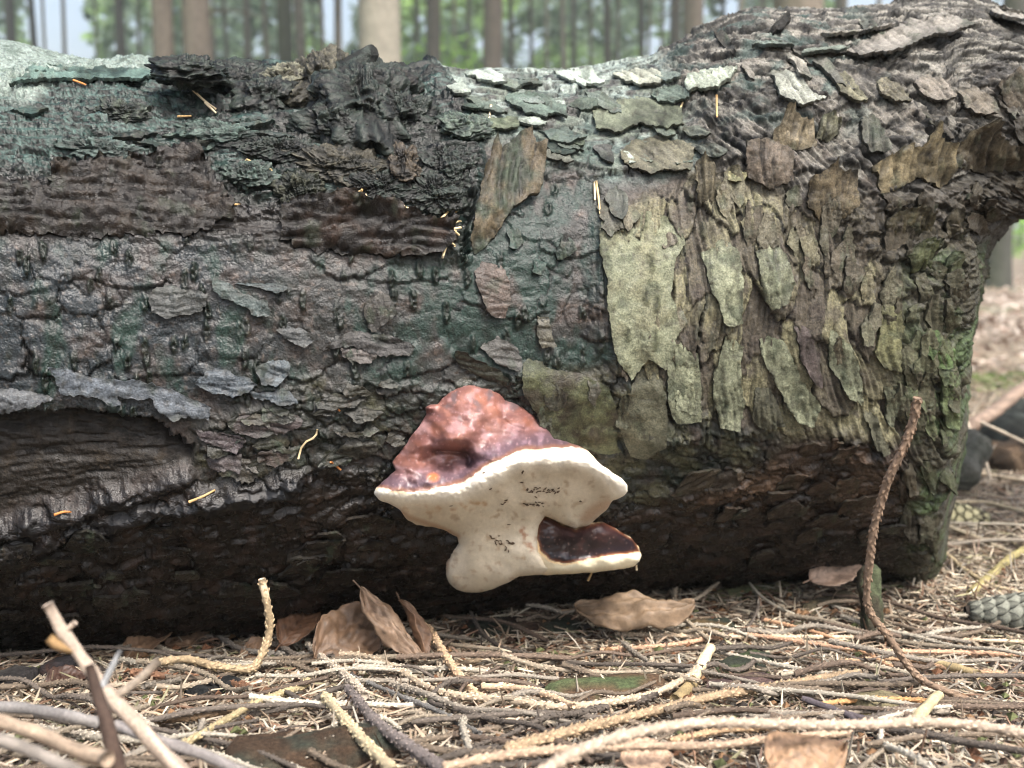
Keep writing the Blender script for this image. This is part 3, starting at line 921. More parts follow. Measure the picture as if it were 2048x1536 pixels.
# overhanging ledges of the root flare
for p_, c_, l_, d_ in ((C3([(1090, 390), (1160, 375), (1300, 405), (1325, 370), (1440, 285), (1600, 262), (1740, 215), (1640, 120), (1440, 100), (1250, 170), (1100, 260), (1000, 330)]), srgb(132, 124, 118), 14, (.3, 1)),
                       (C3([(560, 420), (620, 600), (740, 655), (870, 615), (800, 580), (720, 460), (640, 400)]), srgb(140, 138, 130), 5, (.3, 1)),
                       (C3([(920, 440), (960, 560), (1050, 630), (1110, 655), (1060, 520), (1000, 420)]), srgb(122, 116, 98), 6, (.3, 1)),
                       (C3([(660, 330), (720, 470), (770, 520), (790, 480), (750, 380), (700, 320)]), srgb(150, 142, 134), 6, (-.3, 1)),
                       (C3([(440, 290), (560, 310), (640, 330), (700, 300), (600, 250), (480, 250)]), srgb(110, 116, 110), 7, (0, 1)),
                       (C3([(740, 360), (860, 370), (990, 340), (1010, 300), (900, 280), (760, 300)]), srgb(112, 116, 108), 9, (.1, 1)),
                       (C3([(920, 260), (1060, 235), (1060, 200), (960, 190), (850, 220)]), srgb(136, 128, 120), 7, (.1, 1)),
                       (C3([(1120, 250), (1280, 195), (1290, 160), (1190, 160), (1080, 200)]), srgb(132, 124, 118), 9, (.2, 1)),
                       (C3([(1830, 100), (1900, 160), (2000, 210), (2080, 200), (2080, 90), (1950, 50), (1850, 60)]), srgb(140, 132, 126), 12, (-.2, 1)),
                       (C3([(1660, 540), (1760, 520), (1860, 600), (1850, 700), (1740, 690), (1680, 640)]), srgb(112, 102, 92), 7, (.2, 1)),
                       (C3([(1860, 500), (1960, 440), (2060, 470), (2070, 680), (1960, 690), (1900, 600)]), srgb(100, 90, 80), 9, (-.2, -1)),
                       (C3([(1400, 480), (1480, 440), (1600, 500), (1620, 620), (1500, 640), (1420, 560)]), srgb(124, 114, 106), 6, (.2, 1)),
                       (C3([(1180, 480), (1240, 450), (1330, 540), (1350, 640), (1260, 620), (1190, 560)]), srgb(128, 120, 104), 6, (.2, 1)),
                       (C3([(540, 175), (600, 150), (655, 142), (660, 185), (610, 205), (560, 195)]), srgb(46, 42, 38), 7, (1, -.3)),
                       (C3([(80, 440), (240, 400), (380, 410), (330, 480), (260, 550), (100, 560), (60, 520)]), srgb(150, 152, 140), 4, (.2, 1))):
    plate(p_, c_, .5, 1.9, l_ * .8, d_, Dg, .85, 4.5, .8, .5, col2=c_ * .7)

# --- scales along the upper middle, lower edges free
for p_, c_, l_ in ((C2([(1250, 410), (1280, 460), (1340, 500), (1440, 530), (1550, 540), (1500, 470), (1460, 410)]), WH * 1.1, 5),
                   (C2([(730, 450), (800, 480), (890, 512), (980, 512), (930, 450), (880, 420), (800, 410)]), WH, 5),
                   (C2([(620, 520), (650, 562), (770, 582), (740, 530), (700, 490), (650, 485)]), WH * .85, 4),
                   (C2([(1030, 690), (1040, 732), (1100, 762), (1195, 772), (1210, 740), (1160, 710), (1080, 685)]), WH * .85, 5),
                   (C2([(960, 580), (1020, 640), (1080, 680), (1200, 722), (1240, 680), (1330, 725), (1310, 650), (1220, 590), (1100, 540), (1000, 540)]), srgb(104, 114, 106), 7),
                   (C2([(1480, 610), (1500, 780), (1640, 802), (1760, 742), (1900, 795), (2010, 772), (1990, 640), (1850, 580), (1650, 570)]), srgb(110, 112, 96), 7),
                   (C2([(1640, 900), (1650, 960), (1700, 1000), (1830, 1055), (1890, 1020), (2060, 1035), (2060, 850), (1850, 800), (1700, 830)]), srgb(112, 106, 90), 9),
                   (C2([(1820, 590), (1880, 632), (1960, 645), (2050, 590), (2050, 520), (1920, 500), (1830, 540)]), srgb(104, 112, 104), 8),
                   (C2([(1280, 810), (1330, 862), (1430, 872), (1400, 820), (1330, 780)]), srgb(96, 102, 88), 3),
                   (C2([(820, 790), (1000, 782), (1045, 772), (1030, 700), (900, 690), (760, 720)]), srgb(106, 110, 92), 5),
                   (C2([(710, 610), (740, 660), (830, 672), (850, 640), (780, 610)]), srgb(84, 94, 86), 6),
                   (C2([(1190, 830), (1230, 920), (1330, 930), (1380, 910), (1300, 870), (1240, 820)]), srgb(74, 86, 80), 5),
                   (C2([(1470, 870), (1560, 960), (1600, 960), (1590, 880), (1530, 840)]), srgb(94, 92, 90), 4),
                   (C2([(1340, 620), (1400, 660), (1510, 660), (1510, 600), (1420, 570)]), srgb(100, 108, 98), 4),
                   (C2([(1600, 440), (1700, 520), (1850, 540), (1900, 470), (1800, 410), (1660, 400)]), srgb(158, 156, 144), 5),
                   (C2([(900, 400), (940, 430), (1030, 425), (1020, 398), (950, 388)]), srgb(42, 46, 42), 6),
                   (C2([(1060, 410), (1120, 420), (1190, 410), (1140, 396)]), srgb(48, 52, 48), 4),
                   (C2([(1280, 396), (1320, 402), (1350, 396), (1320, 386)]), srgb(60, 56, 50), 4),
                   (C2([(1700, 360), (1760, 372), (1830, 345), (1820, 325), (1750, 340)]), srgb(76, 72, 62), 6),
                   (C2([(1640, 885), (1690, 975), (1715, 975), (1720, 930), (1665, 880)]), WH * .9, 4)):
    plate(p_, c_, .3, 1.2, l_ * .55, (.15, 1), math.radians(30), .8, 4.5, .62, .4, col2=c_ * .7)

# --- thin scales of the smooth left part and the purple flakes beside the scar
for p_, c_, l_, d_ in ((C4([(870, 270), (900, 230), (1000, 190), (1060, 230), (1220, 260), (1180, 370), (1060, 385), (990, 410), (880, 360)]), srgb(78, 78, 78), 3, (0, 1)),
                       (C4([(1230, 150), (1240, 230), (1340, 300), (1440, 340), (1480, 390), (1570, 390), (1560, 300), (1420, 260), (1340, 200)]), srgb(80, 88, 88), 5, (0, 1)),
                       (C4([(1380, 200), (1480, 220), (1600, 260), (1690, 230), (1640, 200), (1500, 190)]), srgb(86, 92, 94), 5, (0, 1)),
                       (C4([(280, 690), (320, 740), (360, 840), (560, 850), (660, 910), (720, 900), (680, 850), (900, 870), (920, 930), (1010, 985), (1090, 970), (1220, 975), (1240, 900), (1130, 870), (1010, 810), (800, 760), (520, 740), (380, 690)]),
                        srgb(94, 97, 105), 6, (.1, 1)),
                       (C4([(-260, 800), (60, 810), (300, 850), (320, 870), (190, 900), (60, 930), (-260, 950)]), srgb(94, 94, 99), 7, (0, 1)),
                       (C4([(1140, 780), (1190, 720), (1300, 680), (1400, 740), (1460, 740), (1510, 780), (1440, 830), (1280, 840)]), srgb(88, 93, 101), 4, (0, 1)),
                       (C4([(1490, 690), (1520, 770), (1600, 790), (1690, 730), (1690, 650), (1580, 640)]), srgb(88, 93, 99), 5, (0, 1)),
                       (C4([(1440, 810), (1490, 860), (1560, 870), (1640, 900), (1740, 890), (1700, 820), (1640, 810), (1560, 830)]), srgb(80, 85, 92), 4, (0, 1)),
                       (C4([(1330, 1000), (1340, 1040), (1500, 1090), (1640, 1060), (1740, 1030), (1780, 990), (1740, 960), (1560, 960), (1440, 960)]), srgb(80, 70, 70), 3, (0, 1)),
                       (C4([(1130, 1050), (1180, 1110), (1300, 1150), (1380, 1170), (1440, 1110), (1400, 1080), (1260, 1060)]), srgb(82, 72, 75), 3, (.4, 1)),
                       (C4([(1190, 1220), (1260, 1280), (1330, 1270), (1400, 1290), (1410, 1190), (1320, 1190)]), srgb(86, 77, 78), 4, (.3, 1)),
                       (C4([(1500, 1220), (1600, 1240), (1700, 1220), (1740, 1160), (1600, 1150), (1500, 1180)]), srgb(80, 68, 64), 4, (0, 1)),
                       (C4([(1610, 470), (1680, 530), (1760, 570), (1830, 530), (1760, 460), (1680, 440)]), srgb(82, 82, 84), 4, (0, 1)),
                       (C4([(2000, 620), (2100, 660), (2200, 640), (2230, 560), (2100, 560), (1990, 580)]), srgb(88, 80, 78), 3, (0, 1)),
                       ([(640, 700), (700, 690), (760, 712), (820, 708), (830, 690), (780, 670), (700, 660)], srgb(74, 70, 70), 2, (0, 1)),
                       (C1([(620, 870), (720, 910), (860, 990), (920, 1040), (920, 1100), (860, 1070), (760, 1040), (640, 980), (600, 900)]), srgb(66, 64, 54), 6, (.3, -1)),
                       (C1([(760, 860), (850, 950), (960, 1000), (1010, 960), (960, 840), (860, 800)]), srgb(84, 80, 78), 3, (.2, 1)),
                       (C1([(720, 420), (760, 560), (800, 660), (880, 700), (930, 640), (930, 480), (880, 380), (780, 360)]), srgb(98, 84, 78), 2, (0, 1)),
                       (C1([(1090, 820), (1120, 870), (1190, 860), (1170, 760), (1160, 680), (1090, 680)]), srgb(100, 94, 84), 2, (0, 1))):
    plate(p_, c_, .3, 1.3, l_ * .8, d_, 0.1, .6, 4, .45, .45, col2=c_ * .72, algae=.5)

# --- many smaller scales: regions with their grain direction
def scatter(poly, n, sa, sb, ang, cols, lift, ld, rough=.7, seed=1):
    rg = np.random.RandomState(seed)
    P = np.array(poly, float); lo, hi = P.min(0), P.max(0)
    made = 0; tries = 0; acc = []
    while made < n and tries < n * 30:
        tries += 1
        c = lo + (hi - lo) * rg.rand(2)
        if poly_sd(c[0:1], c[1:2], P)[0] < 0:
            continue
        if any((abs(c[0] - a[0]) < sa * .75 and abs(c[1] - a[1]) < sb * .75) for a in acc):
            continue
        acc.append(c)
        th = np.sort(rg.uniform(0, 2 * np.pi, 9)) if rg.rand() < .5 else np.linspace(0, 2 * np.pi, 10)[:-1] + rg.uniform(-.25, .25, 9)
        k = rg.uniform(.55, 1.45)
        r1 = sa * k * rg.uniform(.6, 1.3, 9); r2 = sb * k * rg.uniform(.6, 1.3, 9)
        a = ang + rg.uniform(-.25, .25)
        u = r1 * np.cos(th); v = r2 * np.sin(th)
        out = c + np.stack([u * np.cos(a) - v * np.sin(a), u * np.sin(a) + v * np.cos(a)], -1)
        _, _, ok_, kc = surf(out[:, 0], out[:, 1])
        base = np.median(COL[kc], axis=0)
        col = base * .75 + .25 * wetc(cols[rg.randint(len(cols))])
        col = col * rg.uniform(.85, 1.3)
        o = plate(out, col, rg.uniform(0, .5), rg.uniform(.9, 1.8), rg.uniform(*lift) * .7, (ld[0] + rg.uniform(-.3, .3), ld[1]), ang, .7, 3.4, rough, .4,
                  col2=col * .72, raw=True)
        made += o is not None


scatter([(1400, 330), (1560, 380), (1760, 420), (1880, 480), (1900, 700), (1880, 860), (1700, 800), (1560, 520), (1400, 430)], 34, 34, 15, V_, [OLD, BR, OL * .85, DK], (1, 6), (0, -1), .75, 3)
scatter([(1450, 60), (1900, 30), (2048, 60), (2048, 330), (1760, 400), (1560, 360), (1430, 240), (1400, 130)], 8, 46, 12, Dg, [GR, BR, srgb(136, 128, 120), TEAL], (1, 6), (.3, 1), .8, 4)
scatter([(1760, 400), (2048, 330), (2030, 400), (1950, 520), (1900, 640), (1830, 560)], 22, 28, 16, 1.2, [DK, srgb(80, 70, 54), srgb(70, 60, 46)], (2, 8), (0, -1), .7, 5)
scatter([(1820, 640), (1905, 700), (1912, 860), (1880, 1080), (1800, 1100), (1800, 900)], 18, 30, 14, V_, [srgb(78, 82, 56), MS * .8, DK], (1, 5), (0, 1), .75, 6)
scatter([(900, 180), (1330, 150), (1430, 230), (1430, 330), (1230, 350), (1100, 320), (960, 260)], 14, 38, 14, .45, [TEAL, srgb(104, 108, 100), srgb(92, 88, 88), srgb(126, 126, 110)], (2, 6), (.2, 1), .62, 7)
scatter([(0, 190), (330, 190), (560, 250), (640, 330), (400, 300), (100, 330), (0, 350)], 8, 52, 9, -.08, [TEAL * .9, srgb(66, 80, 78), srgb(96, 110, 108)], (1, 4), (0, 1), .5, 8)
scatter([(1210, 360), (1400, 420), (1400, 840), (1250, 900), (1060, 900), (1050, 760), (1230, 740)], 16, 34, 22, V_, [PUR, OLD, srgb(84, 84, 70)], (1, 4), (0, 1), .6, 9)
scatter([(420, 850), (740, 740), (880, 800), (760, 900), (640, 920), (420, 950)], 20, 34, 15, -.1, [srgb(66, 62, 58), srgb(60, 66, 60), srgb(78, 66, 60)], (1, 5), (0, 1), .4, 10)
scatter([(1300, 980), (1500, 880), (1640, 860), (1780, 920), (1820, 1080), (1500, 1120), (1300, 1100)], 20, 36, 18, -.5, [DKB, srgb(74, 56, 44), srgb(96, 76, 60)], (1, 6), (0, -1), .42, 11)
scatter([(0, 1110), (400, 1030), (700, 960), (860, 1060), (860, 1180), (400, 1240), (0, 1250)], 22, 44, 18, -.12, [srgb(36, 29, 25), srgb(46, 35, 28), srgb(30, 27, 25)], (1, 5), (0, -1), .36, 12)
scatter([(640, 510), (1180, 460), (1200, 720), (900, 760), (640, 740)], 5, 30, 24, V_, [srgb(92, 82, 78), srgb(70, 80, 74)], (.5, 2), (0, 1), .5, 13)

# ================================================================== the bracket fungus
def rbf_fit(xy, v):
    xy = np.asarray(xy, float); v = np.asarray(v, float)
    r = np.linalg.norm(xy[:, None] - xy[None], axis=-1)
    K = r * r * np.log(r + 1e-6)
    n = len(xy); Pm = np.hstack([np.ones((n, 1)), xy])
    A = np.zeros((n + 3, n + 3)); A[:n, :n] = K + np.eye(n) * .3; A[:n, n:] = Pm; A[n:, :n] = Pm.T
    w = np.linalg.solve(A, np.concatenate([v, np.zeros(3)]))

    def f(q):
        out = np.zeros(len(q))
        for c in range(0, len(q), 20000):
            qq = q[c:c + 20000]
            r = np.linalg.norm(qq[:, None] - xy[None], axis=-1)
            out[c:c + 20000] = (r * r * np.log(r + 1e-6)) @ w[:n] + w[n] + qq @ w[n + 1:]
        return out
    return f


FK, FX, FY = 0.341797, 680.0, 700.0         # traced in an enlarged crop of the photograph


def fz(p):
    return np.array([(FX + x * FK, FY + y * FK) for x, y in p])


F_UP = [(700, 212), (745, 198), (800, 196), (880, 215), (940, 260), (985, 300), (1060, 330), (1130, 380), (1180, 430), (1225, 480), (1250, 518), (1330, 535), (1400, 562),
        (1450, 588), (1480, 620), (1500, 650), (1580, 705), (1650, 752), (1682, 790), (1684, 825), (1660, 855), (1600, 880), (1560, 930), (1500, 990), (1452, 1024), (1380, 1045), (1300, 1015), (1240, 985), (1195, 975),
        (1165, 1030), (1150, 1100), (1165, 1180), (1215, 1240), (1330, 1256), (1330, 1306), (1150, 1315), (1050, 1325), (980, 1360), (900, 1400), (830, 1418), (740, 1420), (680, 1400), (640, 1365),
        (618, 1310), (622, 1240), (655, 1175), (696, 1130), (686, 1095), (630, 1060), (560, 1038), (450, 1025), (400, 1000), (350, 935), (290, 900), (225, 876), (200, 842), (212, 805), (262, 758),
        (325, 705), (305, 660), (340, 615), (380, 560), (420, 500), (470, 440), (505, 375), (500, 335), (530, 318), (570, 312), (640, 245)]
F_LOW = [(1150, 985), (1200, 970), (1300, 1010), (1380, 1040), (1455, 1010), (1530, 1005), (1620, 1046), (1704, 1100), (1748, 1152), (1762, 1198), (1752, 1238), (1720, 1265),
         (1690, 1277), (1600, 1287), (1480, 1300), (1300, 1312), (1180, 1316), (1120, 1270), (1110, 1120)]
F_LOWCAP = [(1185, 972), (1240, 985), (1300, 1018), (1380, 1046), (1450, 1028), (1530, 1000), (1630, 1046), (1718, 1106), (1760, 1176), (1690, 1192), (1600, 1200), (1480, 1222), (1390, 1240),
            (1300, 1250), (1225, 1228), (1172, 1170), (1148, 1100), (1160, 1030)]
F_CAPLINE = [(150, 800), (205, 808), (300, 820), (420, 836), (560, 812), (720, 780), (790, 730), (880, 662), (960, 642), (1040, 592), (1180, 578), (1300, 578), (1400, 572), (1470, 600),
             (1520, 655), (1600, 705), (1700, 770), (1800, 700), (1700, 0), (100, 0)]
F_RIMLOW = [(100, 860), (215, 876), (350, 908), (500, 892), (650, 890), (800, 845), (900, 785), (1000, 715), (1150, 690), (1300, 690), (1420, 692), (1500, 742), (1560, 800), (1600, 858), (1700, 870),
            (1900, 700), (1700, 0), (100, 0)]
# how far the body stands out from the log, in millimetres, at points of the same crop
F_PTS = [(740, 200, 3), (820, 200, 3), (900, 230, 4), (600, 290, 5), (520, 340, 3), (560, 400, 9), (470, 460, 3), (400, 560, 4), (330, 640, 5), (700, 300, 15), (800, 320, 20), (900, 340, 18), (1000, 330, 8), (1100, 390, 6),
         (1200, 470, 6), (980, 420, 20), (850, 430, 29), (700, 420, 28), (580, 480, 24), (480, 560, 19), (640, 540, 37), (720, 560, 35), (560, 620, 22), (740, 612, 25), (650, 640, 24), (480, 640, 20), (390, 640, 14),
         (840, 560, 36), (950, 520, 35), (1100, 500, 25), (850, 640, 46), (800, 600, 40), (700, 690, 40), (560, 700, 40), (420, 670, 31), (350, 700, 28), (300, 760, 38), (400, 770, 44), (560, 760, 50), (700, 750, 50), (1000, 570, 43), (1150, 540, 38), (1300, 545, 36), (1400, 570, 42),
         (220, 840, 42), (330, 850, 52), (480, 860, 58), (650, 840, 62), (800, 780, 65), (920, 720, 67), (1050, 650, 67), (1200, 630, 66), (1350, 630, 64), (1450, 660, 60), (1540, 730, 56), (1620, 790, 50), (1675, 820, 40),
         (300, 890, 46), (450, 930, 47), (600, 930, 50), (750, 920, 51), (900, 850, 55), (1020, 760, 57), (1150, 730, 57), (1300, 730, 55), (1420, 760, 50), (1500, 830, 44), (1570, 890, 38), (1500, 960, 30), (1450, 1010, 25),
         (420, 1000, 32), (560, 1030, 27), (700, 1000, 40), (850, 980, 43), (1000, 930, 46), (1150, 900, 46), (1300, 880, 43), (1350, 970, 33), (1200, 960, 32), (1050, 1000, 36), (680, 1080, 24), (750, 1120, 31), (900, 1100, 35), (1050, 1100, 33), (1140, 1080, 31),
         (650, 1200, 17), (640, 1300, 17), (760, 1230, 30), (900, 1220, 33), (1050, 1200, 36), (1160, 1230, 39), (700, 1370, 18), (800, 1330, 28), (850, 1400, 18), (950, 1330, 29), (1050, 1300, 33), (1200, 1290, 40), (1330, 1285, 44)]
F_LPTS = [(1200, 980, 14), (1300, 1020, 15), (1400, 1045, 15), (1530, 1010, 10), (1170, 1100, 22), (1300, 1100, 27), (1420, 1090, 24), (1540, 1080, 18), (1650, 1110, 14), (1200, 1190, 36), (1320, 1190, 41), (1450, 1170, 38), (1580, 1150, 32),
          (1680, 1150, 24), (1740, 1190, 25), (1250, 1245, 43), (1400, 1238, 49), (1550, 1215, 48), (1690, 1205, 40), (1745, 1225, 34), (1200, 1300, 39), (1350, 1290, 47), (1500, 1280, 47), (1650, 1262, 42), (1720, 1255, 34)]
_c0P, _c0n, _, _ = surf(np.array([FX + 700 * FK]), np.array([FY + 500 * FK]))
# a plain backing surface: the log under the bracket, smoothed to a quadric
_qx, _qy = np.meshgrid(np.linspace(720, 1290, 40), np.linspace(755, 1200, 34)); _qx = _qx.ravel(); _qy = _qy.ravel()
_qp, _qn, _qo, _ = surf(_qx, _qy)
_qd = _qp[:, 1]
_u1, _v1 = (_qx - 1000) / 250, (_qy - 980) / 200


def _quad(px, py):
    u, v = (px - 1000) / 250, (py - 980) / 200
    return np.stack([np.ones_like(u), u, v, u * u, u * v, v * v, v ** 3], -1)


_qc, *_ = np.linalg.lstsq(_quad(_qx[_qo], _qy[_qo]), _qd[_qo], rcond=None)


def fungus_body(name, outline, pts, step, colour, rnd=7.0, back=6.0, seed=1, smooth_edge=26.0, parent=None):
    o = resample(fz(outline), 2.6)
    o = o + np.stack([noise2(o[:, 0] / 16, o[:, 1] / 16, seed), noise2(o[:, 0] / 16, o[:, 1] / 16, seed + 1)], -1) * 1.6
    n0 = len(o)
    gx_, gy_ = np.meshgrid(np.arange(o[:, 0].min(), o[:, 0].max(), step), np.arange(o[:, 1].min(), o[:, 1].max(), step))
    gx_[::2] += step / 2
    gx_ = gx_.ravel(); gy_ = gy_.ravel()
    k = poly_sd(gx_, gy_, o) > step * .6
    V2 = np.vstack([o, np.stack([gx_[k], gy_[k]], -1)])
    r = delaunay_2d_cdt([Vector(p) for p in V2], [(i, (i + 1) % n0) for i in range(n0)], [], 1, 1e-5)
    V2 = np.array([list(v) for v in r[0]]); F = np.array([f for f in r[2] if len(f) == 3])
    q = (V2 - [FX, FY]) / FK
    prot = rbf_fit([(a, b) for a, b, c in pts], [c for a, b, c in pts])(q)
    bd = np.clip(poly_sd(V2[:, 0], V2[:, 1], o), 0, 999)
    t = np.clip(bd / (smooth_edge * FK * 1.6), 0, 1)
    rd = np.minimum(np.maximum(prot, 1) * .8, rnd)
    prot = prot - rd * (1 - np.sqrt(np.clip(1 - (1 - t) ** 2, 0, 1)))
    cc, rg_, dh = colour(V2, q, bd)
    prot = prot + dh
    yb = _quad(V2[:, 0], V2[:, 1]) @ _qc
    P = at_depth(V2[:, 0], V2[:, 1], yb - prot * .001)
    # the side and back: rings that go in towards the log
    rings = [P[:n0]]; cr = [cc[:n0]]
    ocen = o.mean(0)
    nrm = np.stack([np.roll(o[:, 1], -2) - np.roll(o[:, 1], 2), -(np.roll(o[:, 0], -2) - np.roll(o[:, 0], 2))], -1)
    nrm /= np.linalg.norm(nrm, axis=1, keepdims=True) + 1e-9
    if ((nrm * (o - ocen)).sum(1)).mean() > 0:
        nrm = -nrm
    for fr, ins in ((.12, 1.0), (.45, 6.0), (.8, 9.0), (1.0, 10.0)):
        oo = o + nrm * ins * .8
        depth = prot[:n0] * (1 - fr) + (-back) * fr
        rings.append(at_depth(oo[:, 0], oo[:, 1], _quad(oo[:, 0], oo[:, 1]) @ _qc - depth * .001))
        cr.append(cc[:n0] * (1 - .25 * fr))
    N_ = len(P); i = np.arange(n0); j = (i + 1) % n0
    VV = [P] + rings[1:]; quads = []
    ids = [i] + [N_ + (m * n0) + i for m in range(len(rings) - 1)]
    for m in range(len(rings) - 1):
        a, b = ids[m], ids[m + 1]
        quads.append(np.stack([a[i], b[i], b[j], a[j]], -1))
    quads = np.vstack(quads)
    ar = np.cross(P[F[:, 1]] - P[F[:, 0]], P[F[:, 2]] - P[F[:, 0]]).sum(0)
    if ar[1] > 0:
        F = F[:, ::-1]
    sa = ((o[:, 0] * np.roll(o[:, 1], -1) - np.roll(o[:, 0], -1) * o[:, 1]).sum()) > 0
    if sa:
        quads = quads[:, ::-1]
    rgf = np.concatenate([rg_] + [rg_[:n0]] * (len(rings) - 1))
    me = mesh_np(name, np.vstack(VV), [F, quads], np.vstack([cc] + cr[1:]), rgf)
    return put(name, me, M_FUNGUS, parent)


def rim_mix(cc, m, c):
    m = np.clip(m, 0, 1)[:, None]
    return cc * (1 - m) + np.asarray(c) * m


def cap_colour(V2, q, bd):
    x, y = q[:, 0], q[:, 1]
    wx = x + 14 * fbm(x / 60, y / 60, 3, 501); wy = y + 14 * fbm(x / 60, y / 60, 3, 503)
    cap = poly_sd(wx, wy, F_CAPLINE)                     # > 0 on the cap
    rim = poly_sd(wx, wy, F_RIMLOW)
    a = fbm(x / 150, y / 120, 4, 505); b = fbm(x / 50, y / 40, 4, 507); c = fbm(x / 18, y / 18, 3, 509)
    pore = np.zeros((len(q), 3)) + srgb(208, 197, 175)
    pore = rim_mix(pore, sstep(-.1, .4, a), srgb(222, 211, 190))
    pore = rim_mix(pore, sstep(.1, .45, b) * .6, srgb(168, 142, 112))
    # brownish stain along the fold beneath the rim and at the outline of the lower body
    pore = rim_mix(pore, sstep(26, 2, np.abs(line_d(x, y, [(290, 905), (420, 985), (560, 1030), (690, 1090), (640, 1180), (618, 1290)]))) * .55, srgb(158, 112, 72))
    pore = rim_mix(pore, sstep(60, 5, line_d(x, y, [(1440, 985), (1500, 930), (1560, 905)])) * .55, srgb(164, 118, 84))
    pore = rim_mix(pore, sstep(50, 5, line_d(x, y, [(1060, 1060), (1110, 1100), (1120, 1160)])) * sstep(0, .25, b) * .6, srgb(166, 110, 80))
    pore = rim_mix(pore, sstep(46, 8, line_d(x, y, [(330, 920), (600, 930), (830, 900)])) * .35 * sstep(-.1, .3, b), srgb(196, 150, 96))
    white = srgb(234, 227, 210)
    cc = rim_mix(pore, sstep(-46, 26, rim), white)
    red = np.zeros((len(q), 3)) + srgb(112, 76, 68)
    red = rim_mix(red, sstep(-.05, .35, b), srgb(132, 90, 78))
    red = rim_mix(red, sstep(-.05, .3, a) * sstep(720, 480, y) * .8, srgb(104, 70, 66))
    red = rim_mix(red, sstep(.0, .3, fbm(x / 90, y / 70, 4, 511)) * .6, srgb(158, 126, 126))
    for ox_, oy_, or_ in ((430, 585, 75), (660, 545, 80), (560, 470, 60), (900, 350, 70), (1120, 440, 70), (820, 300, 70)):
        red = rim_mix(red, sstep(1.0, .2, np.hypot(x - ox_, y - oy_) / or_ + .5 * b) * .55, srgb(140, 90, 70))
    red = rim_mix(red, sstep(.15, .4, fbm(x / 70, y / 90, 4, 513)) * sstep(560, 300, y) * .75, srgb(88, 78, 80))
    band = sstep(170, 50, cap + 40 * a)                  # purple-black zone behind the rim
    red = rim_mix(red, band * .9, srgb(84, 68, 76))
    red = rim_mix(red, band * sstep(.05, .35, b) * .5, srgb(138, 112, 122))
    red = rim_mix(red, sstep(40, 8, np.hypot((x - 545) / 1.3, y - 745)), srgb(176, 100, 58))
    red = rim_mix(red, sstep(.25, .5, c) * .35, srgb(186, 150, 150))
    edge_o = sstep(34, 10, cap) * sstep(-6, 3, cap)
    red = rim_mix(red, edge_o * .6, srgb(132, 92, 66))
    cc = rim_mix(cc, sstep(-3, 5, cap), red)
    cc = rim_mix(cc, sstep(-16, -3, cap) * sstep(1, -3, cap) * .6, srgb(232, 190, 130))
    cc = cc * (1 + .10 * c)[:, None]
    capm = sstep(-3, 8, cap)
    rg = .62 - .20 * capm + .15 * b * capm
    bump = capm * (3.6 * fbm(x / 110, y / 85, 2, 515) + .45 * fbm(x / 34, y / 30, 2, 517) + .25 * c) + (1 - capm) * (.5 * fbm(x / 60, y / 40, 3, 519) + .18 * c)
    bump = bump + (1 - capm) * sstep(-10, 30, rim) * .8 * fbm(x / 26, y / 22, 2, 521)
    for nx_, ny_, rr_, hh in ((690, 520, 95, 5), (900, 330, 80, 4), (860, 600, 80, 6), (520, 340, 24, 4), (1000, 370, 60, 3), (600, 430, 60, 3), (1090, 420, 50, 2.5), (780, 380, 60, 3), (470, 600, 60, 3), (390, 680, 40, 3)):
        bump = bump + capm * hh * np.exp(-((x - nx_) ** 2 + (1.4 * (y - ny_)) ** 2) / rr_ ** 2)
    for pts, ww, hh in (([(560, 590), (640, 590), (740, 600), (770, 640), (750, 680)], 18, 7), ([(330, 660), (430, 650), (540, 690), (640, 680)], 22, 4), ([(960, 300), (950, 400), (990, 440), (1080, 470)], 14, 2.5)):
        bump = bump - capm * hh * np.exp(-(line_d(x, y, pts) / ww) ** 2)
    return cc, np.clip(rg, .22, .9), bump


def low_colour(V2, q, bd):
    x, y = q[:, 0], q[:, 1]
    wx = x + 10 * fbm(x / 50, y / 50, 3, 551); wy = y + 10 * fbm(x / 50, y / 50, 3, 553)
    cap = poly_sd(wx, wy, F_LOWCAP)
    b = fbm(x / 60, y / 45, 4, 555); c = fbm(x / 16, y / 16, 3, 557)
    cc = np.zeros((len(q), 3)) + srgb(232, 222, 192)
    cc = rim_mix(cc, sstep(1270, 1310, y) * .5, srgb(206, 190, 158))
    cc = rim_mix(cc, sstep(1290, 1180, x), srgb(214, 198, 166))
    dark = np.zeros((len(q), 3)) + srgb(32, 24, 24)
    dark = rim_mix(dark, sstep(0, .35, b), srgb(50, 31, 29))
    dark = rim_mix(dark, sstep(70, 25, cap) * .7, srgb(34, 29, 34))
    dark = rim_mix(dark, sstep(1120, 1020, y) * .5, srgb(84, 50, 42))
    dark = rim_mix(dark, sstep(.3, .5, c) * .3, srgb(150, 120, 110))
    dark = rim_mix(dark, sstep(22, 6, cap) * .85, srgb(112, 68, 46))
    cc = rim_mix(cc, sstep(-3, 5, cap), dark)
    cc = rim_mix(cc, sstep(-18, -3, cap) * sstep(2, -3, cap) * .6, srgb(226, 184, 120))
    capm = sstep(-3, 8, cap)
    cc = cc * (1 + .10 * c)[:, None]
    return cc, np.clip(.6 - .28 * capm + .1 * b, .25, .9), capm * (.9 * fbm(x / 60, y / 50, 3, 559) + .2 * c) + (1 - capm) * .5 * fbm(x / 26, y / 20, 3, 561)


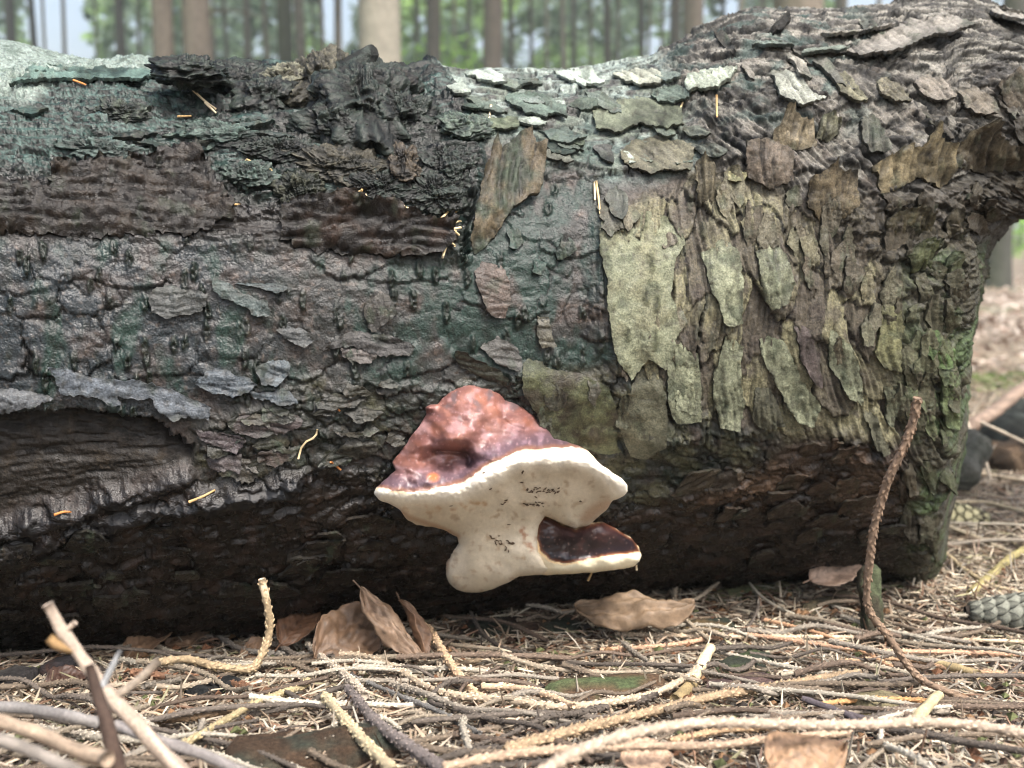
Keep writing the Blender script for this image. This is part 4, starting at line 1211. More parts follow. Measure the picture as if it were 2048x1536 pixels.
fungus = empty('bracket_fungus', (0, 0, 0))
tag(fungus, 'red brown bracket fungus with a thick white rim and pale underside on the log', 'fungus')
_fpt = F_PTS
fungus_body('cap', F_UP, _fpt, 2.3, cap_colour, 8.0, 8.0, 61, 30.0, fungus)
ls = fungus_body('lower_shelf', F_LOW, F_LPTS, 2.3, low_colour, 8.0, 8.0, 67, 26.0, fungus)
ls['label'] = 'small lower shelf with a dark glossy top and cream edge'

# nibble marks: short dark slits grazed into the pale underside
_frb = rbf_fit([(a, b) for a, b, c in _fpt], [c for a, b, c in _fpt])
frng = np.random.RandomState(9)
_mk = []
for (x0, y0, x1, y1, n, ang) in ((1090, 800, 1300, 838, 30, -.5), (1075, 890, 1195, 920, 16, .3), (880, 1088, 935, 1105, 4, .3), (900, 1100, 950, 1150, 8, .8), (975, 1110, 1030, 1140, 9, .2), (960, 1150, 1000, 1180, 4, 1.2),
                                 (1060, 670, 1090, 720, 3, -1), (940, 875, 985, 905, 4, 0), (1060, 775, 1065, 780, 1, 0), (650, 912, 652, 914, 1, 0), (880, 812, 882, 814, 1, 0), (1405, 885, 1412, 892, 2, .3), (985, 1020, 990, 1024, 1, 0),
                                 (840, 716, 843, 719, 1, .5), (430, 1200, 432, 1202, 0, 0), (1140, 860, 1150, 866, 1, .6)):
    for k in range(n):
        _mk.append((frng.uniform(x0, x1), frng.uniform(y0, y1), ang + frng.uniform(-.6, .6), frng.uniform(7, 13), frng.uniform(2.4, 4.0)))
VV = []; FF = []
for x, y, a, L_, w_ in _mk:
    ca, sa_ = math.cos(a), math.sin(a)
    loc = np.array([(-L_, 0), (-L_ * .4, -w_), (L_ * .5, -w_ * .9), (L_, 0), (L_ * .4, w_), (-L_ * .5, w_ * .9)])
    p = np.stack([x + loc[:, 0] * ca - loc[:, 1] * sa_, y + loc[:, 0] * sa_ + loc[:, 1] * ca], -1)
    px_, py_ = FX + p[:, 0] * FK, FY + p[:, 1] * FK
    pr_ = _frb(p)
    for h in (.75, -.8):
        VV.append(at_depth(px_, py_, _quad(px_, py_) @ _qc - (pr_ + h) * .001))
    b0 = (len(VV) - 2) * 6
    FF += [[b0, b0 + 1, b0 + 2], [b0, b0 + 2, b0 + 3], [b0, b0 + 3, b0 + 4], [b0, b0 + 4, b0 + 5]]
    for i in range(6):
        j = (i + 1) % 6
        FF += [[b0 + i, b0 + 6 + i, b0 + 6 + j], [b0 + i, b0 + 6 + j, b0 + j]]
mk = put('nibble_marks', mesh_np('nibble_marks', np.vstack(VV), np.array(FF), srgb(92, 74, 58), .8, smooth=False), M_FUNGUS, fungus)
mk['kind'] = 'stuff'

# ================================================================== forest floor
def graded(lo, hi, fine, n, centre=0.0):
    t = np.linspace(math.asinh((lo - centre) / fine), math.asinh((hi - centre) / fine), n)
    return centre + fine * np.sinh(t)


_gx = graded(-140, 140, .35, 420, .1)
_gy = graded(-30, 220, .35, 420, -.1)
GX, GY = np.meshgrid(_gx, _gy, indexing='ij')
GZ = ground_z(GX, GY)
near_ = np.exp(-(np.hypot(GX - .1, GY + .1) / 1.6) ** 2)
GZ = GZ + near_ * .004 * fbm(GX / .05, GY / .05, 3, 911) - near_ * .004
gsh = fbm(GX / .35, GY / .35, 4, 915); gs2 = fbm(GX / 1.7, GY / 1.3, 4, 917); gs3 = fbm(GX / .09, GY / .07, 3, 918)
soilc = np.zeros(GX.shape + (3,)) + srgb(120, 98, 76)
m_ = (1 - np.clip(near_ * 1.5, 0, 1))[..., None]
soilc = soilc * (1 - .75 * m_) + srgb(124, 116, 106) * .75 * m_
soilc = soilc * (1 + .35 * gsh + .35 * gs3)[..., None]
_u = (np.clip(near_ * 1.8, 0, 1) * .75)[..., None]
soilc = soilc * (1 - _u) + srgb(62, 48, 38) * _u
mo_ = sstep(.12, .34, gs2)[..., None] * m_
soilc = soilc * (1 - mo_ * .5) + srgb(82, 92, 60) * mo_ * .5
ground = put('ground', mesh_np('ground', np.stack([GX, GY, GZ], -1).reshape(-1, 3), grid_faces(len(_gx), len(_gy)), soilc.reshape(-1, 3)), M_SOIL)
ground['kind'] = 'structure'


# ---- needle litter
def tubes(P0, D, L, R, bend, sides=3, rings=3, up=None):
    """many thin bent prisms at once: centres, unit directions, lengths, radii, sideways bend (m)"""
    n = len(P0)
    upv = np.array([0, 0, 1.0]) if up is None else up
    S = np.cross(D, upv); S /= np.linalg.norm(S, axis=1, keepdims=True) + 1e-9
    U = np.cross(S, D)
    t = np.linspace(-.5, .5, rings)
    a = np.arange(sides) * 2 * np.pi / sides
    prof = np.array([.55, 1.0, .45]) if rings == 3 else np.interp(np.linspace(0, 1, rings), [0, .15, .8, 1], [.6, 1, .9, .35])
    bx, bz = bend
    c = P0[:, None] + D[:, None] * (t * 1.0)[None, :, None] * L[:, None, None] + (S[:, None] * bx[:, None, None] + U[:, None] * bz[:, None, None]) * (.25 - t * t)[None, :, None] * 4
    V = c[:, :, None] + (S[:, None, None] * np.cos(a)[None, None, :, None] + U[:, None, None] * np.sin(a)[None, None, :, None] * .7) * (R[:, None] * prof)[:, :, None, None]
    V = V.reshape(n, -1, 3)
    i = np.arange(rings - 1)[:, None]; j = np.arange(sides)[None]
    j2 = (j + 1) % sides
    f = np.stack([i * sides + j, i * sides + j2, (i + 1) * sides + j2, (i + 1) * sides + j], -1).reshape(-1, 4)
    F = (f[None] + (np.arange(n) * rings * sides)[:, None, None]).reshape(-1, 4)
    cap1 = (np.arange(sides)[::-1])[None] + (np.arange(n) * rings * sides)[:, None]
    cap2 = (np.arange(sides) + (rings - 1) * sides)[None] + (np.arange(n) * rings * sides)[:, None]
    return V.reshape(-1, 3), [F, np.vstack([cap1, cap2])], rings * sides


NPAL = np.array([srgb(190, 174, 146), srgb(166, 142, 114), srgb(138, 104, 78), srgb(158, 148, 130), srgb(214, 200, 172), srgb(104, 86, 66), srgb(78, 66, 55), srgb(160, 154, 112), srgb(178, 158, 132)])
nrng = np.random.RandomState(77)


def litter(n, yr, xf, hmax, seed, lscale=1.0, rscale=1.0):
    rg = np.random.RandomState(seed)
    y = rg.uniform(yr[0], yr[1], n)
    x = xf(y, rg)
    hz = rg.rand(n) ** 1.6 * hmax
    z = ground_z(x, y) + hz
    yaw = rg.uniform(0, 2 * np.pi, n)
    pit = rg.normal(0, .16, n) + (rg.rand(n) < .05) * rg.normal(0, .6, n)
    D = np.stack([np.cos(yaw) * np.cos(pit), np.sin(yaw) * np.cos(pit), np.sin(pit)], -1)
    L = rg.uniform(.009, .019, n) * lscale
    z = z + np.abs(np.sin(pit)) * L * .4
    R = rg.uniform(.00045, .00075, n) * rscale
    V, F, k = tubes(np.stack([x, y, z], -1), D, L, R, (rg.normal(0, .0009, n), rg.normal(0, .0009, n)))
    w = np.array([.2, .18, .1, .12, .12, .1, .06, .03, .09])
    ci = rg.choice(len(NPAL), n, p=w / w.sum())
    shade = np.clip(.55 + .6 * hz / hmax, 0, 1.1) * 0 + 1.0
    c = NPAL[ci] * rg.uniform(.5, 1.05, n)[:, None]
    c = c * .8 + c.mean(1, keepdims=True) * .2
    tipd = np.tile(np.repeat([.75, 1.0, .9], 3), n)
    C_ = np.repeat(c, k, axis=0) * tipd[:, None]
    return V, F, C_


def xnear(y, rg):
    hw = (y + .75) * .47 + .10
    return rg.uniform(-1, 1, len(y)) * hw


V, F, cc = litter(29000, (-.40, .10), xnear, .006, 5, 1.15, 1.4)
tag(put('needle_litter', mesh_np('needle_litter', V, F, cc, smooth=False), M_NEEDLE), 'thick litter of dry spruce needles on the ground in front of the log', kind='stuff')


def xright(y, rg):
    hw = (y + .75) * .47 + .05
    lo = .30 + .06 * np.clip(y, 0, 1)
    return lo + (np.maximum(hw, lo + .02) - lo) * rg.rand(len(y))


V, F, cc = litter(14000, (.02, 1.0), xright, .008, 6, 1.2, 1.4)
V2_, F2_, cc2 = litter(9000, (1.0, 3.2), xright, .02, 8, 2.0, 2.0)
F = F + [f + len(V) for f in F2_]
tag(put('needle_litter', mesh_np('needle_litter', np.vstack([V, V2_]), F, np.vstack([cc, cc2]), smooth=False), M_NEEDLE),
    'dry needles and twig scraps spread over the ground past the right end of the log', kind='stuff')

# ---- crumbs of bark and cone scales in the litter
n = 2600
y = nrng.uniform(-.38, .12, n); x = xnear(y, nrng)
cs = nrng.uniform(.0012, .0045, n)
cz = ground_z(x, y) + nrng.rand(n) * .009
tet = np.array([[1, 0, -.3], [-.5, .9, -.2], [-.6, -.8, -.3], [.1, .1, .45], [.5, -.5, .2]])
V = (tet[None] * (1 + nrng.uniform(-.4, .4, (n, 5, 3)))) * cs[:, None, None] + np.stack([x, y, cz], -1)[:, None]
ft = np.array([[0, 1, 3], [1, 2, 3], [2, 0, 4], [2, 4, 3], [0, 3, 4], [0, 2, 1]])
F = (ft[None] + (np.arange(n) * 5)[:, None, None]).reshape(-1, 3)
cp = np.array([srgb(66, 50, 40), srgb(96, 66, 46), srgb(120, 92, 66), srgb(46, 40, 36), srgb(84, 88, 56)])[nrng.randint(0, 5, n)]
tag(put('bark_crumbs', mesh_np('bark_crumbs', V.reshape(-1, 3), F, np.repeat(cp, 5, axis=0), smooth=False), M_TWIG), 'small dark crumbs of bark mixed into the needle litter', kind='stuff')


# ================================================================== twigs
trng = np.random.RandomState(19)


def twig_mesh(name, pts, r0, r1, col, pegs=True, knob=0.0, sides=8, tipc=None, peg_len=.0013, rough_n=.16, gap=.0018):
    L = np.linalg.norm(np.diff(pts, axis=0), axis=1).sum()
    n = int(np.clip(L / .0035, 6, 110))
    P = spline(pts, n)
    T = np.gradient(P, axis=0); T /= np.linalg.norm(T, axis=1, keepdims=True) + 1e-12
    U = np.zeros_like(T); u = np.cross(T[0], [0.3, 1, 0.2]); u /= np.linalg.norm(u)
    for i in range(n):
        u = u - T[i] * (u @ T[i]); u /= np.linalg.norm(u) + 1e-12; U[i] = u
    W = np.cross(T, U)
    s = np.linspace(0, 1, n)
    R = r0 + (r1 - r0) * s
    R = R * (1 + rough_n * noise2(s * L / .006, s * 0 + 3.3, int(trng.randint(999))))
    if knob > 0:
        R = R * (1 + knob * np.clip(noise2(s * L / .011, s * 0, int(trng.randint(999))), 0, 1))
    a = np.arange(sides) * 2 * np.pi / sides
    V = P[:, None] + (U[:, None] * np.cos(a)[None, :, None] + W[:, None] * np.sin(a)[None, :, None]) * R[:, None, None]
    V = V + (trng.rand(n, sides, 1) - .5) * R[:, None, None] * .16
    col = np.asarray(col, float)
    cv = col * (.82 + .40 * noise2(np.repeat(s, sides) * L / .012, np.tile(a, n), int(trng.randint(999))))[:, None]
    if tipc is not None:
        m = np.repeat(sstep(.86, .97, s), sides)[:, None]; cv = cv * (1 - m) + np.asarray(tipc) * m
    F = [grid_faces(n, sides, wrap=True), np.arange(sides)[None, ::-1], (np.arange(sides) + (n - 1) * sides)[None]]
    VV = [V.reshape(-1, 3)]; CC = [cv]; N0 = n * sides
    if pegs:
        m = int(np.clip(L / gap * 2.4, 12, 900))
        t = np.sort(trng.rand(m)) * (n - 1.001); k = t.astype(int); f = (t - k)[:, None]
        ph = np.arange(m) * 2.39996 + trng.uniform(-.3, .3, m)
        c = P[k] * (1 - f) + P[k + 1] * f
        rad = U[k] * np.cos(ph)[:, None] + W[k] * np.sin(ph)[:, None]
        tan = np.cross(T[k], rad)
        rr = R[k][:, None]
        pl = peg_len * trng.uniform(.6, 1.15, (m, 1)) * np.clip(rr / .0016, .6, 1.25); pw = .00056 * np.clip(rr / .0014, .7, 1.4)
        b = c + rad * rr * .8
        tip = b + rad * pl * .75 + T[k] * pl * .7
        Q = np.stack([b + T[k] * pw * 1.6, b - T[k] * pw * 1.6 + tan * pw * 1.3, b - T[k] * pw * 1.6 - tan * pw * 1.3,
                      tip + T[k] * pw * .7, tip - T[k] * pw * .5 + tan * pw * .8, tip - T[k] * pw * .5 - tan * pw * .8], 1)
        VV.append(Q.reshape(-1, 3))
        pc = col * trng.uniform(.85, 1.25, (m, 1))
        CC.append(np.repeat(pc, 6, axis=0) * np.tile([.7, .7, .7, 1.15, 1.15, 1.15], m)[:, None])
        o_ = N0 + np.arange(m)[:, None, None] * 6
        F.append((np.array([[0, 1, 4, 3], [1, 2, 5, 4], [2, 0, 3, 5]])[None] + o_).reshape(-1, 4))
        F.append((np.array([[3, 4, 5]])[None] + o_).reshape(-1, 3))
    return mesh_np(name, np.vstack(VV), F, np.vstack(CC), smooth=True)


def path(pts):
    """[(px, py, lift mm)] -> points on (or lifted over) the ground"""
    return np.array([on_ground(p[0], p[1], (p[2] if len(p) > 2 else 4) + 3.5) for p in pts])


TAN = srgb(150, 138, 120); GREY = srgb(134, 126, 114); DGREY = srgb(94, 86, 78); PALE = srgb(176, 168, 152); RED = srgb(104, 90, 78); ORG = srgb(166, 116, 76)
PURP = srgb(82, 75, 78); YEL = srgb(160, 146, 112); BLK = srgb(50, 44, 40)


def twig(pts, r0, r1, col, label, pegs=True, side=(), group=None, cat='twig', name='spruce_twig', **kw):
    P = path(pts) if not isinstance(pts, np.ndarray) else pts
    r0, r1 = r0 * 1.12, r1 * 1.12
    root = put(name, twig_mesh(name, P, r0 * .001, r1 * .001, col, pegs, **kw), M_TWIG)
    tag(root, label, cat, group)
    for s_ in side:
        sp = path(s_[0]) if not isinstance(s_[0], np.ndarray) else s_[0]
        put('side_shoot', twig_mesh('side_shoot', sp, s_[1] * .001, s_[2] * .001, s_[3] if len(s_) > 3 else col, pegs, **kw), M_TWIG, root)
    return root


def standing(pts):
    """[(px, py, world y)] -> points at their own depth"""
    return np.array([at_depth(p[0], p[1], p[2]) for p in pts])


# the big pale stick at lower left, leaning towards the camera
_a = on_ground(400, 1570, 4); _ya = -.33
twig(standing([(96, 1208, -.375), (125, 1262, -.375), (165, 1318, -.376), (210, 1378, -.377), (262, 1436, -.378), (320, 1500, -.38), (390, 1570, -.382)]), 1.75, 2.5, srgb(172, 156, 140),
     'thick pale knobbly stick leaning up at the lower left corner, its tip free', False,
     [(standing([(218, 1398, -.378), (262, 1372, -.375), (318, 1322, -.37)]), 1.4, 1.6, srgb(140, 128, 114)), (standing([(205, 1372, -.378), (226, 1330, -.377), (240, 1302, -.376)]), 1.4, .8, srgb(144, 146, 146)),
      (standing([(130, 1264, -.375), (150, 1245, -.375)]), 1.1, 1.0), (standing([(150, 1300, -.376), (118, 1290, -.376), (98, 1276, -.376)]), 1.5, 2.2, srgb(150, 122, 84))], knob=.35, sides=10, name='stick', cat='stick')
twig(standing([(178, 1330, -.40), (196, 1390, -.402), (215, 1450, -.405), (236, 1560, -.407)]), 1.2, 2.8, srgb(72, 58, 50), 'dark smooth stem rising behind the pale knobbly stick', False, sides=10, name='stick', cat='stick')
twig(standing([(318, 1325, -.235), (372, 1318, -.225), (430, 1332, -.215), (500, 1338, -.21), (519, 1318, -.205), (538, 1268, -.20), (536, 1215, -.20), (523, 1158, -.20)]), 1.7, 1.7, srgb(150, 132, 104),
     'thin tan twig bent upright in front of the brown beech leaves', tipc=srgb(200, 180, 150))
twig([(-40, 1412, 38), (60, 1418, 40), (130, 1432, 40), (195, 1445, 36)], 2.0, 2.0, srgb(132, 128, 124), 'thick blurred grey twig lying at the left edge of the picture', False, sides=10)
twig([(-40, 1430, 46), (60, 1462, 46), (150, 1500, 46), (215, 1520, 46)], 2.2, 2.4, srgb(158, 140, 120), 'broad pale twig end in the lower left corner', False, sides=10, knob=.2)
twig([(-40, 1470, 48), (60, 1500, 48), (180, 1560, 44)], 2.0, 2.0, srgb(140, 132, 122), 'pale grey twig lowest in the left corner', False, sides=10)
twig([(232, 1452, 34), (320, 1482, 34), (400, 1508, 32), (500, 1550, 30)], 2.0, 1.8, srgb(138, 132, 128), 'smooth light grey twig running right from the foot of the pale stick', False, sides=10)
twig([(415, 1250, 10), (450, 1280, 6), (490, 1300, 5), (560, 1308, 5), (640, 1312, 5), (700, 1320, 4)], 1.3, 1.9, srgb(112, 106, 98), 'dark grey pegged twig poking up left of the big brown leaf')
twig([(262, 1345, 6), (330, 1352, 5), (420, 1358, 4), (500, 1376, 4), (580, 1388, 4)], 1.8, 1.6, srgb(116, 86, 66), 'reddish brown bristly twig lying below the thin tan twig', peg_len=.0017)
twig([(300, 1440, 6), (420, 1428, 7), (520, 1404, 7), (610, 1366, 8)], 1.9, 1.5, srgb(122, 102, 80), 'brown twig slanting up to the right above the mossy chunk')
twig([(360, 1492, 9), (430, 1452, 9), (520, 1402, 9), (600, 1374, 8), (616, 1360, 8)], 1.4, 1.5, YEL, 'yellowish twig crossing over the mossy dark chunk at lower left')
twig([(640, 1308, 8), (720, 1312, 8), (790, 1336, 7), (850, 1372, 7), (920, 1392, 7), (1010, 1400, 7), (1120, 1414, 7), (1220, 1404, 8), (1310, 1386, 8), (1380, 1350, 9), (1400, 1330, 9)], 1.6, 1.7, srgb(172, 156, 134),
     'long pale pegged twig curving from the brown leaf to the light wooden stub')
twig([(852, 1252, 16), (872, 1280, 13), (900, 1326, 9), (930, 1366, 6), (962, 1396, 4)], 1.9, 1.7, srgb(186, 160, 130), 'pale pegged twig with a crumbly top leaning off the brown leaf', knob=.2)
twig([(614, 1288, 8), (660, 1328, 8), (700, 1360, 8), (730, 1392, 8)], 1.5, 1.9, srgb(168, 156, 140), 'short light grey twig in front of the big brown leaf')
twig([(696, 1376, 10), (730, 1420, 11), (770, 1460, 12), (830, 1500, 12), (920, 1560, 10)], 2.0, 2.6, srgb(108, 100, 96), 'purplish grey twig running down to the bottom edge')
twig([(650, 1392, 12), (690, 1440, 12), (730, 1484, 12), (790, 1545, 12)], 2.0, 2.1, srgb(176, 162, 132), 'bristly pale twig beside the purplish grey one')
twig([(700, 1350, 5), (800, 1392, 6), (880, 1424, 6), (960, 1468, 6)], 1.1, 1.1, srgb(110, 108, 104), 'thin dark grey twig under the long pale pegged twig')
twig([(964, 1372, 9), (1040, 1376, 9), (1100, 1392, 9), (1148, 1412, 9)], 1.5, 1.3, srgb(192, 166, 138), 'short pale pegged twig lying over the green bark piece')
twig([(855, 1342, 4), (980, 1318, 4), (1100, 1320, 4), (1200, 1336, 4), (1290, 1356, 4)], 1.3, 1.2, srgb(126, 110, 90), 'brown twig arched behind the green bark piece')
twig([(1010, 1500, 12), (1100, 1474, 12), (1200, 1448, 11), (1300, 1424, 10), (1420, 1394, 9), (1540, 1374, 8), (1640, 1356, 7), (1720, 1344, 6)], 2.1, 1.6, srgb(150, 130, 104), 'thick bristly brown twig rising to the right across the foreground', peg_len=.0016)
twig([(1060, 1560, 36), (1150, 1506, 36), (1260, 1468, 35), (1400, 1446, 34), (1560, 1448, 32), (1700, 1450, 30), (1850, 1444, 28), (1960, 1452, 26), (2090, 1474, 24)], 1.8, 1.7, srgb(166, 150, 132),
     'long pale twig nearest the camera along the bottom right', sides=10)
twig([(890, 1534, 20), (1010, 1510, 20), (1140, 1498, 19), (1290, 1492, 19), (1440, 1490, 18), (1560, 1476, 17), (1700, 1466, 16)], 1.6, 1.4, srgb(166, 144, 122), 'pale pegged twig just above the bottom edge at the centre', sides=8)
twig([(1230, 1268, 3), (1380, 1272, 4), (1520, 1274, 4), (1660, 1274, 4), (1800, 1276, 4), (2080, 1284, 4)], 1.25, 1.15, srgb(196, 176, 150), 'straight pale twig lying level at the right, farthest of the long ones')
twig([(1482, 1130, 16), (1510, 1180, 7), (1560, 1216, 4), (1640, 1246, 3), (1740, 1270, 3), (1860, 1282, 3)], .9, 1.0, srgb(190, 182, 164), 'slender pale stem curving up towards the underside of the log', False)
twig([(1530, 1240, 4), (1640, 1268, 5), (1740, 1312, 5), (1800, 1344, 5), (1850, 1366, 5)], 1.2, 1.2, srgb(186, 148, 116), 'orange tan pegged twig slanting down to the foot of the upright twig')
twig([(1200, 1300, 4), (1340, 1290, 5), (1470, 1270, 5), (1590, 1282, 5), (1720, 1300, 5), (1880, 1304, 5), (2080, 1310, 5)], 1.25, 1.3, srgb(184, 150, 124), 'pinkish tan twig lying just below the straight pale twig')
twig([(1425, 1302, 5), (1520, 1322, 6), (1620, 1342, 6), (1700, 1352, 6)], 1.2, 1.1, srgb(176, 168, 152), 'whitish pegged twig right of the light wooden stub')
twig([(1560, 1350, 7), (1640, 1336, 8), (1720, 1330, 8), (1790, 1340, 8), (1860, 1360, 8)], 1.3, 1.2, srgb(160, 150, 132), 'greyish bristly twig crossing under the upright twig')
twig([(1690, 1322, 4), (1800, 1318, 5), (1920, 1340, 5), (2080, 1352, 5)], 1.2, 1.2, srgb(170, 140, 112), 'tan pegged twig at the right edge below the pinkish one')
twig([(1640, 1408, 8), (1720, 1400, 8), (1790, 1398, 8), (1860, 1402, 8)], 1.1, 1.1, srgb(182, 140, 96), 'short orange twig behind the smooth purple stem')
twig([(1340, 1482, 12), (1450, 1460, 12), (1600, 1450, 12)], 1.3, 1.3, srgb(164, 138, 108), 'short pegged twig between the two nearest long twigs')
twig([(1500, 1420, 8), (1620, 1428, 8), (1760, 1420, 8), (1900, 1424, 8)], 1.2, 1.2, srgb(140, 130, 116), 'grey bristly twig lying behind the forked purple stem')
# the tall bent twig in front of the log's right end
twig(standing([(1835, 796, -.215), (1826, 842, -.212), (1808, 892, -.21), (1778, 955, -.205), (1760, 1010, -.20), (1747, 1060, -.197), (1739, 1125, -.192), (1733, 1190, -.187), (1742, 1228, -.185), (1780, 1278, -.185),
               (1815, 1330, -.187), (1848, 1362, -.19), (1930, 1398, -.195), (2000, 1428, -.20), (2080, 1462, -.205)]), 2.0, 1.5, srgb(128, 108, 90),
     'tall light brown pegged twig standing bent in front of the right end of the log', peg_len=.0012, tipc=srgb(186, 150, 124), gap=.0019)
twig(standing([(1604, 1396, -.23), (1650, 1412, -.235), (1720, 1434, -.24), (1800, 1452, -.248), (1900, 1480, -.258), (2000, 1508, -.266), (2090, 1535, -.27)]), 1.3, 1.7, PURP,
     'smooth forked purple grey stem at the bottom right', False, [(standing([(1690, 1426, -.238), (1730, 1456, -.25), (1780, 1496, -.26), (1850, 1560, -.27)]), 1.5, 1.7)], cat='stem', name='forked_stem')
twig([(1820, 1318, 5), (1870, 1326, 6), (1920, 1338, 6), (1958, 1350, 5)], 2.2, 2.4, srgb(168, 150, 112), 'smooth tan stick right of the foot of the upright twig', False, name='stick', cat='stick')
twig([(1822, 1446, 12), (1846, 1424, 12), (1866, 1400, 13), (1878, 1390, 12)], 2.4, 2.2, srgb(184, 170, 134), 'short pale stub near the bottom right pointing up', False, name='stick', cat='stick', knob=.2)
twig([(1382, 1362, 6), (1402, 1330, 9), (1421, 1296, 14)], 3.0, 2.9, srgb(214, 196, 160), 'light bare wooden stub standing slanted beside the long pale twig', False, name='stick', cat='stick', sides=12)
twig([(1350, 1400, 5), (1368, 1384, 5), (1385, 1366, 5)], 2.8, 3.0, srgb(150, 132, 96), 'brownish stick end below the light wooden stub', False, name='stick', cat='stick')
# around and behind the right end
twig([(2080, 1085, 6), (2030, 1110, 5), (1985, 1148, 4), (1940, 1188, 3)], 3.2, 3.0, srgb(150, 140, 96), 'greenish tan stick lying past the right end of the log', False, name='stick', cat='stick')
twig([(1885, 1050, 5), (1950, 1074, 5), (2010, 1100, 5), (2080, 1122, 5)], 1.9, 1.7, srgb(172, 160, 138), 'pale twig past the log end crossing the greenish tan stick', False)
twig([(1890, 1006, 5), (1960, 1004, 6), (2020, 1016, 6), (2080, 1034, 6)], 2.0, 1.9, srgb(182, 168, 140), 'pale twig arched behind the log end', False)
twig([(1880, 1096, 5), (1930, 1140, 5), (2000, 1180, 5)], 1.6, 1.4, srgb(160, 146, 118), 'thin twig lying by the mossy foot of the log')
twig([(1900, 1180, 4), (1980, 1172, 4), (2080, 1196, 4)], 1.2, 1.2, srgb(186, 170, 142), 'pale twig just above the spruce cone')
twig([(1880, 950, 6), (1960, 948, 6), (2080, 968, 6)], 2.2, 2.2, srgb(188, 172, 146), 'straight pale twig lying below the dry branch past the log end', False)
twig(standing([(1900, 888, .50), (1945, 850, .52), (1985, 826, .54), (2030, 790, .57), (2090, 740, .6)]), 7.5, 6.5, srgb(140, 122, 108), 'thick dry branch rising to the right edge behind the log', False,
     [(standing([(1955, 842, .52), (2000, 862, .5), (2080, 900, .5)]), 2.2, 1.8, srgb(172, 160, 142)), (standing([(1930, 832, .5), (1945, 875, .46), (1970, 920, .44), (1980, 960, .43)]), 2.2, 2.0, srgb(172, 160, 142)),
      (standing([(1945, 830, .52), (1960, 805, .52), (1972, 786, .52)]), 1.6, 1.2, srgb(172, 160, 142)), (standing([(1962, 918, .44), (1982, 902, .44), (1992, 888, .44)]), 1.3, 1.0, srgb(172, 160, 142))], name='branch', cat='branch', sides=10, knob=.2)

ORDN = ['', '', 'second', 'third', 'fourth', 'fifth', 'sixth', 'seventh', 'eighth', 'ninth']
# ---- filler twigs lying at random in the litter, each named by its look and the nearest landmark
_seen = {}
LAND = [(140, 'by the pale knobbly stick'), (420, 'near the mossy dark chunk'), (640, 'before the big flat beech leaf'), (860, 'left below the bracket'), (1060, 'straight below the bracket'),
        (1280, 'near the curled tan leaf'), (1480, 'by the light wooden stub'), (1700, 'by the forked purple stem'), (1850, 'by the bent upright twig'), (2030, 'towards the cone')]
ROWS = [(1290, 'under the log'), (1360, 'before the log'), (1440, 'midway'), (9999, 'at the bottom edge')]
CN = ['tan', 'grey', 'dark grey', 'reddish brown', 'pale', 'brown']
CV = [TAN, GREY, DGREY, RED, PALE, srgb(110, 98, 84)]


def described(P, ci, L, what):
    q = project(P[len(P) // 2]); d = P[-1] - P[0]
    land = min(LAND, key=lambda t: abs(t[0] - q[0]))[1]
    row = next(t for lim, t in ROWS if q[1] < lim)
    size = 'stubby' if L < .045 else 'short' if L < .085 else 'longish' if L < .15 else 'long'
    sl = abs(d[1]) / (abs(d[0]) + 1e-6)
    way = 'level' if sl < .25 else 'slanting' if sl < 1.2 else 'end-on'
    lab = f'{size} {CN[ci]} {what} lying {way} {row}, {land}'
    n = _seen.get(lab, 0) + 1; _seen[lab] = n
    if n > 1:
        lab = f'{ORDN[min(n, 9)]} {size} {CN[ci]} twig {way} {row}, {land}'
    return lab


for k in range(140):
    big = k >= 118                       # the last ones are long and run level, as most long twigs here do
    for _ in range(40):
        y = trng.uniform(-.36, .02); x = trng.uniform(-1, 1) * ((y + .75) * .47)
        p_ = project(np.array([x, y, float(ground_z(x, y))]))
        if p_[1] > 1225:
            break
    a = trng.normal(0, .45) if big else trng.normal(0, .5) + (trng.rand() < .3) * trng.uniform(-1.5, 1.5)
    L = trng.uniform(.15, .30) if big else trng.uniform(.03, .13)
    c_ = np.array([x, y]); d_ = np.array([math.cos(a), math.sin(a)])
    bend = trng.normal(0, .014 if big else .008)
    pp = []
    for t in np.linspace(-.5, .5, 7 if big else 5):
        q = c_ + d_ * L * t + np.array([-d_[1], d_[0]]) * (bend * (1 - 4 * t * t) + (trng.normal(0, .0025) if big else 0))
        pp.append([q[0], q[1], float(ground_z(q[0], q[1])) + trng.uniform(.007, .014)])
    ci = trng.randint(6)
    P_ = np.array(pp)
    sh = []
    if big and trng.rand() < .7:         # a side shoot
        b0 = P_[3]; dd = np.array([math.cos(a + .7 * trng.choice([-1, 1])), math.sin(a + .7 * trng.choice([-1, 1])), 0]) * trng.uniform(.02, .05)
        sh = [(np.array([b0, b0 + dd * .5 + [0, 0, .002], b0 + dd + [0, 0, .003]]), .9, .7)]
    twig(P_, trng.uniform(.9, 1.75) * (.85 if big else 1), trng.uniform(.7, 1.4), CV[ci] * trng.uniform(.65, 1.1), described(P_, ci, L, 'twig'), side=sh, group='twigs in the needle litter')
